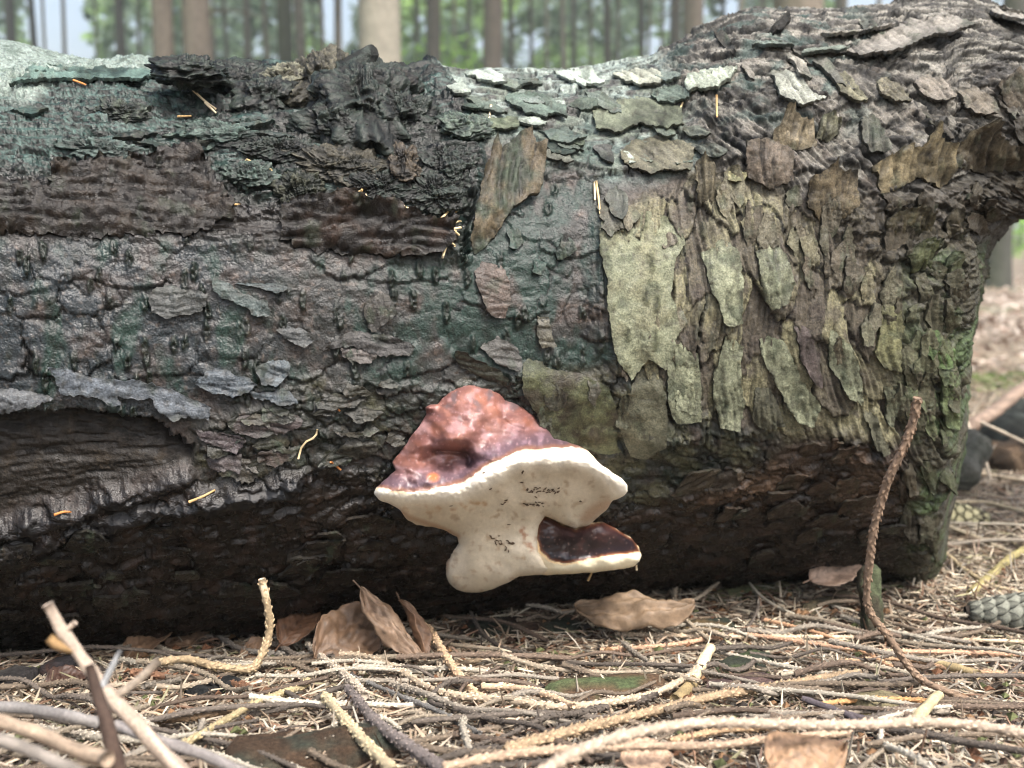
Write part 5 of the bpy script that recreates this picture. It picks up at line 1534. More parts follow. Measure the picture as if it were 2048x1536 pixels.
for k in range(26):
    y = trng.uniform(.15, 1.2); x = trng.uniform(.36 + .1 * y, (y + .75) * .47 + .03)
    a = trng.uniform(-.7, .7); L = trng.uniform(.05, .16); d_ = np.array([math.cos(a), math.sin(a)])
    pp = np.array([[x + d_[0] * L * t, y + d_[1] * L * t, float(ground_z(x, y)) + trng.uniform(.004, .012)] for t in np.linspace(-.5, .5, 4)])
    ci = [0, 1, 4][trng.randint(3)]
    q = project(pp[1])
    where = 'by the mossy log end' if q[0] < 1930 else 'near the right edge'
    dep = 'low near the cone' if q[1] > 1120 else 'level with the half hidden cone' if q[1] > 1000 else 'before the dry branch' if q[1] > 900 else 'behind the dry branch'
    lab = f'{"short" if L < .09 else "longer"} {CN[ci]} twig {where}, {dep}'
    n = _seen.get(lab, 0) + 1; _seen[lab] = n
    if n > 1:
        lab = f'{"short" if L < .09 else "longer"} {CN[ci]} twig {where}, {dep}, {ORDN[min(n, 9)]} one'
    twig(pp, trng.uniform(1.0, 2.0), 1.0, CV[ci], lab, pegs=False, group='twigs past the right end of the log')

# ================================================================== dry leaves, bark pieces, cone
def leaf(base, tip, width, normal, curl=.25, cup=.3, fold=0.0, wav=.06, col=(176, 132, 88), label='', seed=1, teeth=.03, twist=0.0):
    base = np.asarray(base, float); tip = np.asarray(tip, float)
    A = tip - base; L = np.linalg.norm(A); A /= L
    nn = np.asarray(normal, float); nn -= A * (nn @ A); nn /= np.linalg.norm(nn)
    S = np.cross(A, nn)
    nu, nv = 40, 25
    u = np.linspace(0, 1, nu)[:, None]; v = np.linspace(-1, 1, nv)[None]
    prof = np.sin(np.pi * np.clip(u, 0, 1) ** .85) ** .75 * (1 - .15 * u)
    prof = prof * (1 + teeth * np.sin(u * 46) * np.abs(v) ** 6)
    w = width * .5 * prof * v * (1 + .10 * noise2(u * 4 + 0 * v, v * 0 + 2 * np.sign(v), seed))
    h = curl * L * (.25 - (u - .5) ** 2) * 2 + cup * width * (v * v) * (.5 + .5 * u) * prof - fold * width * np.abs(v) * prof
    vein = np.sin((u * 9 - np.abs(v) * 2.3) * 2 * np.pi) * .0004 * np.sign(1) * (1 - np.abs(v) ** 4)
    h = h + vein + wav * width * noise2(u * 3.2 + 0 * v, v * 1.6 + 0 * u, seed + 3) * (.3 + np.abs(v)) + wav * .4 * width * noise2(u * 8 + 0 * v, v * 4 + 0 * u, seed + 4)
    ang = twist * (u - .5)
    P = base + A * (u * L)[..., None] + S * (w * np.cos(ang) - h * np.sin(ang))[..., None] + nn * (h * np.cos(ang) + w * np.sin(ang))[..., None]
    c = srgb(*col) * .82; c = c * .82 + c.mean() * .18
    cc = c * (1 + .45 * fbm(u * 5 + 0 * v, v * 3 + 0 * u, 3, seed + 7) + .07 * np.sin((u * 9 - np.abs(v) * 2.3) * 2 * np.pi) - .25 * np.exp(-(v / .05) ** 2))[..., None]
    sp = sstep(.25, .45, fbm(u * 9 + 0 * v, v * 6 + 0 * u, 3, seed + 9))[..., None]
    sp2 = sstep(.1, .4, fbm(u * 4 + 0 * v, v * 2.5 + 0 * u, 4, seed + 19))[..., None]
    cc = cc * (1 - .5 * sp) * (1 - .35 * sp2)
    Pf = P.reshape(-1, 3)
    N = np.cross(np.gradient(P, axis=0), np.gradient(P, axis=1)); N /= np.linalg.norm(N, axis=-1, keepdims=True) + 1e-9
    Q = (P - N * .00035).reshape(-1, 3)
    f = grid_faces(nu, nv)
    M = nu * nv
    b = np.concatenate([np.arange(nv), np.arange(1, nu) * nv + nv - 1, (nu - 1) * nv + np.arange(nv - 2, -1, -1), np.arange(nu - 2, 0, -1) * nv])
    b2 = np.roll(b, -1)
    sidef = np.stack([b, b2, b2 + M, b + M], -1)
    me = mesh_np('beech_leaf', np.vstack([Pf, Q]), [f, f[:, ::-1] + M, sidef], np.vstack([cc.reshape(-1, 3), cc.reshape(-1, 3) * .8]))
    o = put('beech_leaf', me, M_LEAF)
    tag(o, label, 'leaf')
    # midrib
    rib = (P[:, nv // 2] + N[:, nv // 2] * .0003)
    pet = np.vstack([base - A * L * .12 + nn * -.001, rib[::3]])
    put('midrib', twig_mesh('midrib', pet, .0006, .0003, c * .8, False, sides=5, rough_n=0), M_LEAF, o)
    return o


g = on_ground
leaf(at_depth(628, 1318, -.115), at_depth(778, 1228, -.075), .042, (-.1, -.85, .5), .10, .14, wav=.14, col=(130, 100, 73), label='big flat brown beech leaf standing against the foot of the log', seed=3)
leaf(at_depth(722, 1176, -.10), at_depth(852, 1326, -.125), .020, (.55, -.7, .45), .05, -.75, wav=.30, col=(152, 122, 94), label='crumpled curled beech leaf standing upright right of the big flat leaf', seed=11, twist=.6)
leaf(at_depth(800, 1200, -.085), at_depth(842, 1345, -.11), .016, (.9, -.4, .1), .12, .7, wav=.14, col=(128, 94, 66), label='narrow rolled brown leaf edge behind the crumpled curled leaf', seed=12)
leaf(at_depth(560, 1290, -.085), at_depth(640, 1205, -.05), .026, (-.2, -.9, .4), .1, .2, wav=.08, col=(118, 82, 54), label='dark brown leaf tucked under the log left of the big flat leaf', seed=4)
leaf(at_depth(1150, 1218, -.03), at_depth(1390, 1212, -.05), .032, (.1, -.35, 1), .14, -.55, wav=.26, col=(156, 128, 96), label='curled tan leaf lying on the needles right below the bracket', seed=5, twist=.5)
leaf(at_depth(1620, 1160, .02), at_depth(1725, 1122, .03), .030, (-.3, -.75, .6), .1, .2, wav=.06, col=(196, 164, 138), label='pale pinkish tan leaf leaning on the log by the green stub', seed=6)
leaf(g(255, 1325, 4), g(345, 1262, 14), .026, (0, -.5, 1), .12, .3, wav=.1, col=(140, 108, 78), label='brown leaf lying low behind the pale knobbly stick', seed=7)
leaf(g(330, 1290, 6), g(420, 1262, 12), .024, (0.1, -.6, 1), .1, .3, wav=.1, col=(152, 120, 90), label='tan leaf lying between the pale stick and the grey pegged twig', seed=8)
leaf(g(1540, 1536, 18), g(1690, 1490, 22), .036, (.1, -.5, 1), .16, -.35, wav=.1, col=(186, 146, 106), label='orange tan leaf at the bottom edge right of the centre', seed=9)
leaf(g(1240, 1520, 14), g(1345, 1512, 14), .020, (0, -.6, 1), .1, .2, wav=.1, col=(214, 176, 140), label='pale leaf scrap under the twigs at the bottom centre', seed=10)
leaf(g(242, 1248, 12), g(282, 1232, 14), .010, (0, -.8, .7), .1, .3, wav=.1, col=(160, 98, 54), label='tiny orange leaf scrap in the dark under the log', seed=13)
leaf(g(90, 1372, 6), g(180, 1352, 6), .02, (0, -.4, 1), .1, .3, wav=.1, col=(84, 58, 46), label='dark brown leaf left of the pale knobbly stick', seed=14)
leaf(g(480, 1320, 4), g(560, 1292, 8), .02, (0, -.6, 1), .1, .3, wav=.1, col=(146, 114, 84), label='brown leaf lying behind the upright thin twig', seed=15)


def chunk(p0, p1, rw, rh, col, col2, label, seed=1, name='bark_piece', cat='bark piece', rough=.35, sides=26, n=44, mat=None, tilt=(0, 0, 1), square=.7, spec_parent=None):
    p0 = np.asarray(p0, float); p1 = np.asarray(p1, float)
    A = p1 - p0; L = np.linalg.norm(A); A /= L
    up = np.asarray(tilt, float); up -= A * (up @ A); up /= np.linalg.norm(up)
    S = np.cross(A, up)
    u = np.linspace(0, 1, n)[:, None]; a = np.linspace(0, 2 * np.pi, sides, endpoint=False)[None]
    end = np.clip(np.minimum(u, 1 - u) / .10, 0, 1) ** .45
    ca = np.sign(np.cos(a)) * np.abs(np.cos(a)) ** square; sa = np.sign(np.sin(a)) * np.abs(np.sin(a)) ** square
    k = 1 + rough * fbm(u * L / .03 + 0 * a, np.cos(a) * 1.2 + 0 * u, 4, seed) + rough * .6 * fbm(u * L / .012 + np.sin(a), np.cos(a) * 3 + 0 * u, 3, seed + 2)
    P = p0 + A * (u * L + .08 * L * noise2(np.cos(a) * 2, np.sin(a) * 2, seed + 5) * (u - .5))[..., None] + S * (ca * rw * k * end)[..., None] + up * (sa * rh * k * end)[..., None]
    m = sstep(-.1, .25, fbm(u * L / .03 + 0 * a, np.cos(a) * 1.5 + np.sin(a), 4, seed + 8))[..., None]
    st = ridged(u * L / .1 + 0 * a, np.cos(a) * 4 + np.sin(a) * 3, 2, seed + 9)[..., None]
    cc = (np.asarray(col) * (1 - m) + np.asarray(col2) * m) * (.8 + .35 * st + .3 * fbm(u * L / .006 + 0 * a, a * 2 + 0 * u, 2, seed + 11)[..., None])
    F = [grid_faces(n, sides, wrap=True), np.arange(sides)[None, ::-1], (np.arange(sides) + (n - 1) * sides)[None]]
    o = put(name, mesh_np(name, P.reshape(-1, 3), F, cc.reshape(-1, 3)), mat or M_MOSS, spec_parent)
    if label:
        tag(o, label, cat)
    return o


MG = srgb(70, 80, 54); MD = srgb(48, 52, 44); MB = srgb(78, 62, 48)
chunk(g(1085, 1398, 4), g(1375, 1376, 4), .018, .0055, MB * 1.1, MG, 'flat green mossy piece of bark lying among the twigs below the bracket', 21)
chunk(g(925, 1262, 3), g(1165, 1252, 3), .014, .006, MD, srgb(62, 48, 40), 'long dark bark strip on the ground just below the bracket', 22)
chunk(g(440, 1545, 3), g(800, 1512, 3), .020, .011, MB * .6, srgb(50, 54, 46), 'large dark damp mossy chunk at the bottom left centre', 23)
chunk(at_depth(1748, 1290, -.04), at_depth(1736, 1128, -.01), .0070, .0070, srgb(56, 52, 42), srgb(70, 76, 56), 'upright dark green mossy stub in front of the log by the bent twig', 24, rough=.6, name='wood_stub', cat='stub', tilt=(0, -1, 0))
chunk(g(1350, 1262, 3), g(1470, 1254, 3), .011, .005, MD, srgb(96, 80, 56), 'small dark bark piece right of the curled tan leaf', 25)
chunk(g(1445, 1348, 4), g(1530, 1318, 4), .010, .006, MD, MG * .8, 'small greenish bark piece right of the light wooden stub', 26)
chunk(g(1420, 1388, 4), g(1560, 1368, 4), .010, .006, srgb(70, 58, 56), srgb(96, 78, 72), 'dull purple brown bark piece behind the thick bristly twig', 27)
chunk(g(380, 1395, 4), g(480, 1372, 4), .010, .006, srgb(30, 32, 32), srgb(48, 46, 46), 'black shiny bark piece between the twigs at lower left', 28)
chunk(g(100, 1352, 4), g(160, 1325, 4), .010, .007, srgb(36, 34, 36), srgb(62, 44, 38), 'dark reddish black bark lump at the left', 29)
chunk(g(-20, 1380, 5), g(60, 1352, 5), .010, .007, srgb(40, 38, 38), srgb(58, 56, 54), 'dark grey bark lump at the left edge', 30)
chunk(g(1715, 1424, 6), g(1790, 1408, 6), .011, .007, srgb(112, 104, 80), srgb(84, 78, 58), 'rounded brownish lump behind the forked purple stem', 31)
chunk(at_depth(1982, 905, .62), at_depth(2130, 850, .70), .05, .042, srgb(36, 38, 36), srgb(62, 66, 62), 'dark wet piece of wood behind the dry branch at the right edge', 32, name='wood_piece', cat='wood')
chunk(at_depth(1905, 960, .34), at_depth(1950, 880, .42), .02, .018, srgb(84, 84, 78), srgb(66, 68, 62), 'grey stone standing right behind the end of the log', 33, name='stone', cat='stone', square=1.0)
chunk(at_depth(1982, 930, .5), at_depth(2120, 905, .56), .03, .022, srgb(52, 44, 36), srgb(84, 70, 56), 'brown rotten lump below the dark wet piece of wood', 34, name='wood_piece', cat='wood')
chunk(g(1430, 1196, 3), g(1580, 1172, 3), .007, .005, srgb(88, 92, 66), srgb(120, 110, 84), 'thin greenish bark strip under the right half of the log', 35)
chunk(g(1610, 1226, 4), g(1700, 1190, 5), .006, .005, srgb(70, 66, 54), srgb(106, 96, 74), 'short dark twig end left of the green stub', 36, name='wood_stub', cat='stub')


# ---- spruce cones: a core and overlapping scales
def cone(p0, p1, r, label, col, seed, n_row=15, per=8):
    rg = np.random.RandomState(seed)
    p0 = np.asarray(p0, float); p1 = np.asarray(p1, float)
    A = p1 - p0; L = np.linalg.norm(A); A /= L
    U = np.cross(A, [0, 0, 1.0]); U /= np.linalg.norm(U); W = np.cross(U, A)
    root = empty('spruce_cone', p0); tag(root, label, 'cone')
    n, sd_ = 16, 14
    s = np.linspace(0, 1, n); R = r * .82 * np.sin(np.pi * np.clip(s * .93 + .035, 0, 1)) ** .55
    a = np.arange(sd_) * 2 * np.pi / sd_
    V = A * (s * L)[:, None, None] + (U * np.cos(a)[None, :, None] + W * np.sin(a)[None, :, None]) * R[:, None, None]
    put('core', mesh_np('core', V.reshape(-1, 3), [grid_faces(n, sd_, True)], srgb(46, 40, 34)), M_TWIG, root)
    # one scale: a small shield with a rounded rim
    u = np.linspace(0, 1, 7)[:, None]; v = np.linspace(-1, 1, 7)[None]
    wd = np.sqrt(np.clip(1 - (u * 1.0 - .35) ** 2 / .46, 0.02, 1))
    X = u * 1.0 + 0 * v; Y = v * wd * .62; Zz = .20 * np.sin(u * 1.6) - .10 * v * v
    S0 = np.stack([X, Y, Zz], -1).reshape(-1, 3)
    S1 = S0 - np.array([0, 0, .07])
    f = grid_faces(7, 7)
    b = np.concatenate([np.arange(7), np.arange(1, 7) * 7 + 6, 42 + np.arange(5, -1, -1), np.arange(5, 0, -1) * 7]); b2 = np.roll(b, -1)
    c0 = np.tile(srgb(*col), (49, 1)) * (.55 + .6 * X.reshape(-1, 1)) * (1 - .75 * (np.abs(v) ** 2.2 + 0 * u).reshape(-1, 1)) * (1 - .6 * sstep(.8, 1.0, X.reshape(-1, 1)))
    me = mesh_np('cone_scale', np.vstack([S0, S1]), [f, f[:, ::-1] + 49, np.stack([b, b2, b2 + 49, b + 49], -1)], np.vstack([c0, c0 * .5]))
    me.materials.append(M_TWIG)
    for i in range(n_row):
        t = (i + .3) / n_row
        rr = r * np.sin(np.pi * np.clip(t * .93 + .035, 0, 1)) ** .55
        for j in range(per):
            ph = 2 * np.pi * (j + .5 * (i % 2)) / per + rg.uniform(-.06, .06)
            rad = U * math.cos(ph) + W * math.sin(ph)
            sc = r * .86 * (.55 + .45 * rr / r)
            tang = np.cross(rad, A)
            M = Matrix.Identity(4)
            ax = (A * .95 + rad * .22); ax /= np.linalg.norm(ax)
            nz = rad - ax * (rad @ ax); nz /= np.linalg.norm(nz); ay = np.cross(nz, ax)
            pos = A * (t * L) + rad * (rr * .72)
            for q in range(3):
                M[q][0] = ax[q] * sc; M[q][1] = ay[q] * sc; M[q][2] = nz[q] * sc; M[q][3] = pos[q]
            o = bpy.data.objects.new('cone_scale', me); C.objects.link(o)
            o.parent = root; o.matrix_local = M
    return root


_c0 = on_ground(1930, 1222, 12); _c1 = _c0 + np.array([.11, -.012, .002])
cone(_c0, _c1, .0150, 'grey spruce cone lying on the needles at the right edge', (134, 136, 124), 3)
_c2 = on_ground(1985, 1040, 9); _c3 = _c2 + np.array([-.055, .02, .0])
cone(_c2, _c3, .014, 'pale greenish cone half hidden in the litter behind the log end', (176, 172, 138), 4, 9, 7)


# ================================================================== crumbling bark and needles on the log
def lump(px, py, wx, wy, out, seed, col=(28, 33, 29), col2=(58, 66, 60), rot=0.0, name='decayed_bark_lump', sink=.35, grain=1.0):
    """a crumbly lump of rotten bark on the log, size in photograph pixels, out in millimetres"""
    P0, n0, ok, _ = surf(np.array([float(px)]), np.array([float(py)]))
    P0 = P0[0]; nn = n0[0]
    if np.linalg.norm(P0 - CAM) < .45:
        return None
    sc = np.linalg.norm(P0 - CAM) / FPX
    Rt = np.array([1.0, .06, 0]); Rt -= nn * (Rt @ nn); Rt /= np.linalg.norm(Rt); Dn = np.cross(nn, Rt)
    if Dn[2] > 0: Dn = -Dn
    cr, sr = math.cos(rot), math.sin(rot)
    E1 = Rt * cr + Dn * sr; E2 = -Rt * sr + Dn * cr
    # screen height of a unit along E2 sets how deep the lump runs over the top
    q0 = project(P0); q1 = project(P0 + E2 * .01)
    ky = .01 / sc / max(np.hypot(q1[0] - q0[0], q1[1] - q0[1]), 8)
    nu, nv = (110, 170) if wx * wy > 1500 else (70, 100)
    th = np.linspace(0.02, np.pi * .98, nu)[:, None]; ph = np.linspace(0, 2 * np.pi, nv, endpoint=False)[None]
    X = np.sin(th) * np.cos(ph); Y = np.sin(th) * np.sin(ph); Zc = np.cos(th) + 0 * ph
    ux = (X * wx) / 14; uy = (Y * wy * ky) / 14
    big = noise3(X * 1.6, Y * 1.6, Zc * 1.6, seed) + .5 * noise3(X * 3.4, Y * 3.4, Zc * 3.4, seed + 1); med = noise3(ux * .9, uy * .9, Zc * 3, seed + 3)
    k = 1 + .42 * big + .14 * med
    sx_, sy_, sz_ = X * wx / 6, Y * wy * ky / 6, Zc * out * .001 / sc / 6
    cr_ = (.5 + .6 * noise3(sx_, sy_, sz_, seed + 5) + .6 * noise3(sx_ * 2, sy_ * 2, sz_ * 2, seed + 6)).clip(0, 1.4) * grain
    P = P0 + (E1 * (X * wx * sc * k)[..., None] + E2 * (Y * wy * sc * ky * k)[..., None] + nn * ((Zc * (1 - sink) - sink * .2) * out * .001 * k)[..., None])
    rad = (E1 * X[..., None] + E2 * Y[..., None] + nn * Zc[..., None])
    P = P + rad * (cr_ * .0026)[..., None]
    m = (sstep(-.1, .35, med + .3 * cr_ - .1))[..., None]
    cc = wetc((srgb(*col) * (1 - m) + srgb(*col2) * m) * (.6 + .6 * cr_ + .3 * noise3(sx_ * 2.5, sy_ * 2.5, sz_ * 2.5, seed + 12))[..., None])
    F = [grid_faces(nu, nv, True), np.arange(nv)[None, ::-1], (np.arange(nv) + (nu - 1) * nv)[None]]
    return put(name, mesh_np(name, P.reshape(-1, 3), F, cc.reshape(-1, 3), .62), M_BARK, log_root)


BRN = (46, 41, 35)
for a_ in ((725, 205, 95, 62, 34, 1), (640, 168, 62, 34, 30, 2, (60, 56, 44), (98, 92, 78)), (800, 236, 72, 34, 26, 3), (760, 170, 60, 30, 22, 4, BRN), (690, 262, 80, 30, 22, 5), (450, 160, 110, 24, 12, 6), (380, 140, 60, 16, 10, 7),
           (530, 190, 50, 26, 14, 8), (600, 385, 42, 38, 16, 9, (46, 50, 42), (70, 70, 56)), (700, 335, 110, 26, 10, 10, (54, 52, 44), (80, 74, 62)), (805, 335, 34, 36, 14, 11, BRN, (84, 72, 58)), (870, 385, 60, 32, 10, 12), (760, 375, 70, 24, 9, 13),
           (560, 300, 80, 20, 8, 14), (440, 270, 80, 18, 8, 15, (60, 72, 68), (90, 104, 98)), (210, 300, 70, 14, 7, 16, (56, 66, 62), (86, 98, 94)), (500, 350, 50, 20, 8, 17, (52, 62, 58), (80, 92, 86)), (900, 330, 50, 40, 9, 18),
           (245, 225, 40, 12, 7, 19, (46, 52, 46), (74, 80, 70)), (930, 250, 50, 20, 7, 20, (66, 76, 70), (96, 106, 96)), (575, 158, 44, 16, 10, 21, (80, 76, 62), (120, 116, 100))):
    lump(*a_)
# the slab of bark that sticks up on top
_s0 = at_depth(672, 150, -.02); _s1 = at_depth(742, 112, -.035)
chunk(_s0, _s1, .016, .0055, srgb(40, 42, 40) * .8, srgb(64, 70, 66) * .8, None, 61, name='bark_slab', rough=.18, tilt=(-.3, -.55, 1), spec_parent=log_root)
chunk(at_depth(40, 172, -.05), at_depth(75, 132, -.045), .008, .008, srgb(24, 24, 22), srgb(40, 40, 36), None, 62, name='bark_slab', rough=.3, tilt=(0, -1, 1), spec_parent=log_root)


def log_needle(x0, y0, x1, y1, bend, label, col, group=None, r=.00065, out=.002):
    P, n, ok, _ = surf(np.array([x0, (x0 + x1) / 2 + bend * .3, x1], float), np.array([y0, (y0 + y1) / 2 - bend, y1], float), False)
    dm = np.median(np.linalg.norm(P - CAM, axis=1))
    rr_ = ray(np.array([x0, (x0 + x1) / 2 + bend * .3, x1], float), np.array([y0, (y0 + y1) / 2 - bend, y1], float)); rr_ /= np.linalg.norm(rr_, axis=1, keepdims=True)
    dd = np.minimum(np.linalg.norm(P - CAM, axis=1), dm + .004) - out
    pts = CAM + rr_ * dd[:, None]
    o = put('pine_needle', twig_mesh('pine_needle', pts, r, r * .7, srgb(*col), False, sides=5, rough_n=.02), M_NEEDLE)
    tag(o, label, 'needle', group)
    return o


_gn = 'dry needles caught on the log'
ND = ((680, 398, 722, 382, 3, 'curved pale needle left of the two crossing at the torn edge'), (722, 382, 733, 366, 0, 'pale needle standing up beside the curved one on the crumbly bark'), (732, 372, 732, 408, 0, 'thin needle standing upright on the torn bark edge'),
      (784, 412, 830, 418, 0, 'needle lying level at the left of the needle cluster'), (790, 408, 815, 432, 0, 'needle crossing the level needle in the cluster'), (806, 408, 812, 422, 0, 'short needle upright in the cluster'),
      (880, 440, 905, 415, 0, 'needle slanting up at the right of the cluster'), (893, 442, 916, 420, 0, 'second slanting needle right of the cluster'), (885, 516, 893, 480, 3, 'pale needle hanging below the needle tuft'),
      (438, 152, 480, 154, 0, 'bright pale needle lying on the dark crumbly bark at upper left'), (338, 172, 386, 162, 1, 'brownish needle on the left part of the log top'), (386, 180, 432, 218, -2, 'long tan needle slanting over a dark hollow'),
      (130, 156, 172, 170, 1, 'orange needle in the groove at far upper left'), (355, 233, 382, 232, 0, 'small tan needle at the hollow on the log top'), (410, 205, 432, 226, 0, 'second needle in the dark hollow'),
      (492, 319, 544, 340, 0, 'thin tan needle lying on the green crust'), (448, 402, 482, 410, -2, 'pale needle at the left torn edge'), (982, 210, 978, 240, 0, 'single pale needle standing on the scaly top'),
      (1350, 236, 1366, 205, -3, 'curved tan needle hanging at the scaly ledge'), (1433, 190, 1434, 234, 0, 'pale needle hanging straight at the upper right'), (1189, 364, 1190, 400, 0, 'left of two pale needles in the bark crack'),
      (1192, 362, 1200, 428, 2, 'long pale needle in the bark crack'), (378, 1004, 430, 980, -2, 'pale needle lying on the wet ledge at lower left'), (108, 1030, 142, 1024, 3, 'orange needle scrap on the wet ledge'),
      (662, 924, 682, 940, 0, 'short thick orange needle left of the bracket'), (1176, 1162, 1202, 1106, 3, 'tan needle hanging from the rim of the lower shelf'), (1273, 1140, 1274, 1106, -3, 'thin needle at the right tip of the lower shelf'),
      (1605, 238, 1628, 254, 0, 'orange needle on the root flare'), (900, 470, 912, 462, 0, 'needle tuft piece at the torn corner'), (668, 812, 680, 822, 0, 'short orange needle above the flakes left of the bracket'))
for k, (a, b, c, d, e, l) in enumerate(ND):
    log_needle(a, b, c, d, e, l, [(222, 198, 150), (206, 170, 116), (232, 214, 178)][k % 3] if 'orange' not in l else (196, 128, 70), _gn, .0008)
# a tuft of needles at the torn corner: a shoot with short needles
tf = empty('needle_tuft', (0, 0, 0)); tag(tf, 'little tuft of pale needles hanging at the corner of the torn bark', 'needle tuft')
for k, (a, b, c, d) in enumerate(((902, 455, 898, 480), (900, 458, 918, 470), (898, 462, 922, 455), (896, 468, 912, 482), (898, 450, 922, 442), (902, 446, 880, 470), (896, 482, 886, 512), (895, 480, 910, 492))):
    o = log_needle(a, b, c, d, 1, None, (224, 202, 158), None, .0009, .004)
    for key in ('label', 'category'):
        if key in o: del o[key]
    o.name = 'needle'; o.parent = tf
# curly pale rootlet
P, n, ok, _ = surf(np.array([596, 602, 612, 625, 632, 634.]), np.array([914, 892, 880, 874, 866, 856.]))
tag(put('rootlet', twig_mesh('rootlet', P + n * .002, .0006, .0006, srgb(206, 186, 146), False, sides=5), M_NEEDLE), 'curly pale rootlet on the wet bark left of the bracket', 'rootlet')

# ================================================================== the spruce wood behind
wrng = np.random.RandomState(88)


def leaf_cloud(C_, size, rg, flat=.5):
    """two-triangle leafy sprays with random orientation at the given centres"""
    n = len(C_)
    a = rg.normal(size=(n, 3)); a[:, 2] *= flat; a /= np.linalg.norm(a, axis=1, keepdims=True)
    b = np.cross(a, rg.normal(size=(n, 3))); b /= np.linalg.norm(b, axis=1, keepdims=True)
    s = size[:, None]
    k = rg.uniform(.3, .6, (n, 1))
    V = np.stack([C_ - a * s * .5, C_ + b * s * k * .5 - a * s * .05, C_ + a * s * .5, C_ - b * s * k * .5 + a * s * .08], 1)
    F = np.arange(n * 4).reshape(n, 4)
    return V.reshape(-1, 3), F


# a spruce crown: whorls of drooping sprays round the upper stem, shared by the trees
def crown_mesh(seed, n=1100, h0=11.5, h1=22.0, r0=2.4):
    rg = np.random.RandomState(seed)
    t = rg.rand(n) ** 1.25
    z = h0 + (h1 - h0) * t
    ph = rg.randint(0, 9, n) * .7 + z * 1.9 + rg.normal(0, .22, n)
    r = r0 * (1 - t) ** .8 * np.sqrt(rg.rand(n)) + .1
    c = np.stack([r * np.cos(ph), r * np.sin(ph), z - .28 * r + rg.normal(0, .15, n)], -1)
    V, F = leaf_cloud(c, rg.uniform(.35, .85, n), rg, .35)
    g_ = rg.uniform(.6, 1.3, n)
    return mesh_np('crown', V, F, np.repeat(srgb(70, 92, 62)[None] * g_[:, None], 4, axis=0), smooth=False)


CROWNS = [crown_mesh(k) for k in (1, 2, 3)]
for m_ in CROWNS:
    m_.materials.append(M_FOLIAGE)


def trunk_mesh(dia, col, seed, knots=0):
    n, s = 26, 14
    h = np.concatenate([np.linspace(-.3, 4.5, 18), np.linspace(5, 22, n - 18)])
    a = np.arange(s) * 2 * np.pi / s
    r = dia * .5 * (1 - .040 * np.clip(h, 0, 99)) * (1 + .55 * np.exp(-np.clip(h + .1, 0, 9) / .22))
    r = np.clip(r, .02, 9)
    lean = noise2(h / 6, h * 0, seed) * .12
    R = r[:, None] * (1 + .05 * noise2(np.cos(a)[None] * 2 + h[:, None] * 0, h[:, None] / .4 + np.sin(a)[None], seed))
    V = np.stack([R * np.cos(a)[None] + (lean - lean[2])[:, None], R * np.sin(a)[None] + 0 * h[:, None], np.broadcast_to(h[:, None], R.shape)], -1)
    c = np.asarray(col)
    mot = fbm(np.cos(a)[None] * 1.5 + 0 * h[:, None], h[:, None] / .9, 3, seed + 4)
    cc = c * (1 + .35 * mot)[..., None]
    gm = (sstep(.2, -.8, np.cos(a))[None] * (.45 + .4 * mot))[..., None].clip(0, 1)
    cc = cc * (1 - gm * .6) + srgb(86, 96, 64) * gm * .6
    return mesh_np('trunk', V.reshape(-1, 3), [grid_faces(n, s, True), (np.arange(s) + (n - 1) * s)[None]], cc.reshape(-1, 3)), r


TR = [  # photograph x of the stem, apparent width there, tone
    (-30, 34, 'm'), (55, 24, 'd'), (98, 17, 'd'), (160, 10, 'm'), (266, 22, 'd'), (303, 9, 'm'), (350, 46, 'b'), (413, 62, 'b'), (470, 10, 'm'), (512, 18, 'm'), (545, 12, 'm'), (583, 34, 'k'), (612, 26, 'm'), (655, 12, 'm'), (688, 20, 'b'),
    (762, 88, 'p'), (840, 12, 'm'), (872, 34, 'm'), (913, 9, 'p'), (940, 11, 'm'), (985, 44, 'b'), (1022, 13, 'm'), (1060, 10, 'm'), (1121, 14, 'p'), (1143, 12, 'b'), (1175, 9, 'm'), (1207, 18, 'm'), (1230, 9, 'm'), (1272, 15, 'd'), (1290, 8, 'm'), (1338, 26, 'm'), (1375, 46, 'b'), (1430, 12, 'd'),
    (1466, 14, 'p'), (1505, 12, 'm'), (1590, 104, 'b'), (1660, 30, 'm'), (1730, 12, 'm'), (1800, 9, 'm'), (1850, 46, 'k'), (1900, 14, 'm'), (1940, 12, 'm'), (1990, 46, 'd'), (2012, 12, 'm'), (2032, 9, 'd'), (2100, 40, 'd'),
    (2200, 50, 'm'), (-140, 44, 'b'), (220, 7, 'm'), (120, 8, 'm'), (740, 8, 'm'), (1090, 7, 'm'), (1315, 8, 'm'), (800, 7, 'm'), (640, 7, 'd'), (450, 7, 'm')]
TONE = {'m': srgb(96, 92, 82), 'd': srgb(66, 66, 60), 'b': srgb(102, 95, 85), 'k': srgb(44, 47, 37), 'p': srgb(134, 130, 118)}
TNAME = {'m': 'grey brown', 'd': 'dark grey', 'b': 'brown', 'k': 'blackish green', 'p': 'pale grey'}
ORD = 'first second third fourth fifth sixth seventh eighth ninth tenth eleventh twelfth thirteenth fourteenth fifteenth sixteenth seventeenth eighteenth nineteenth twentieth'.split()
TR.sort()
_pi = [k for k, t in enumerate(TR) if t[1] == 88][0]
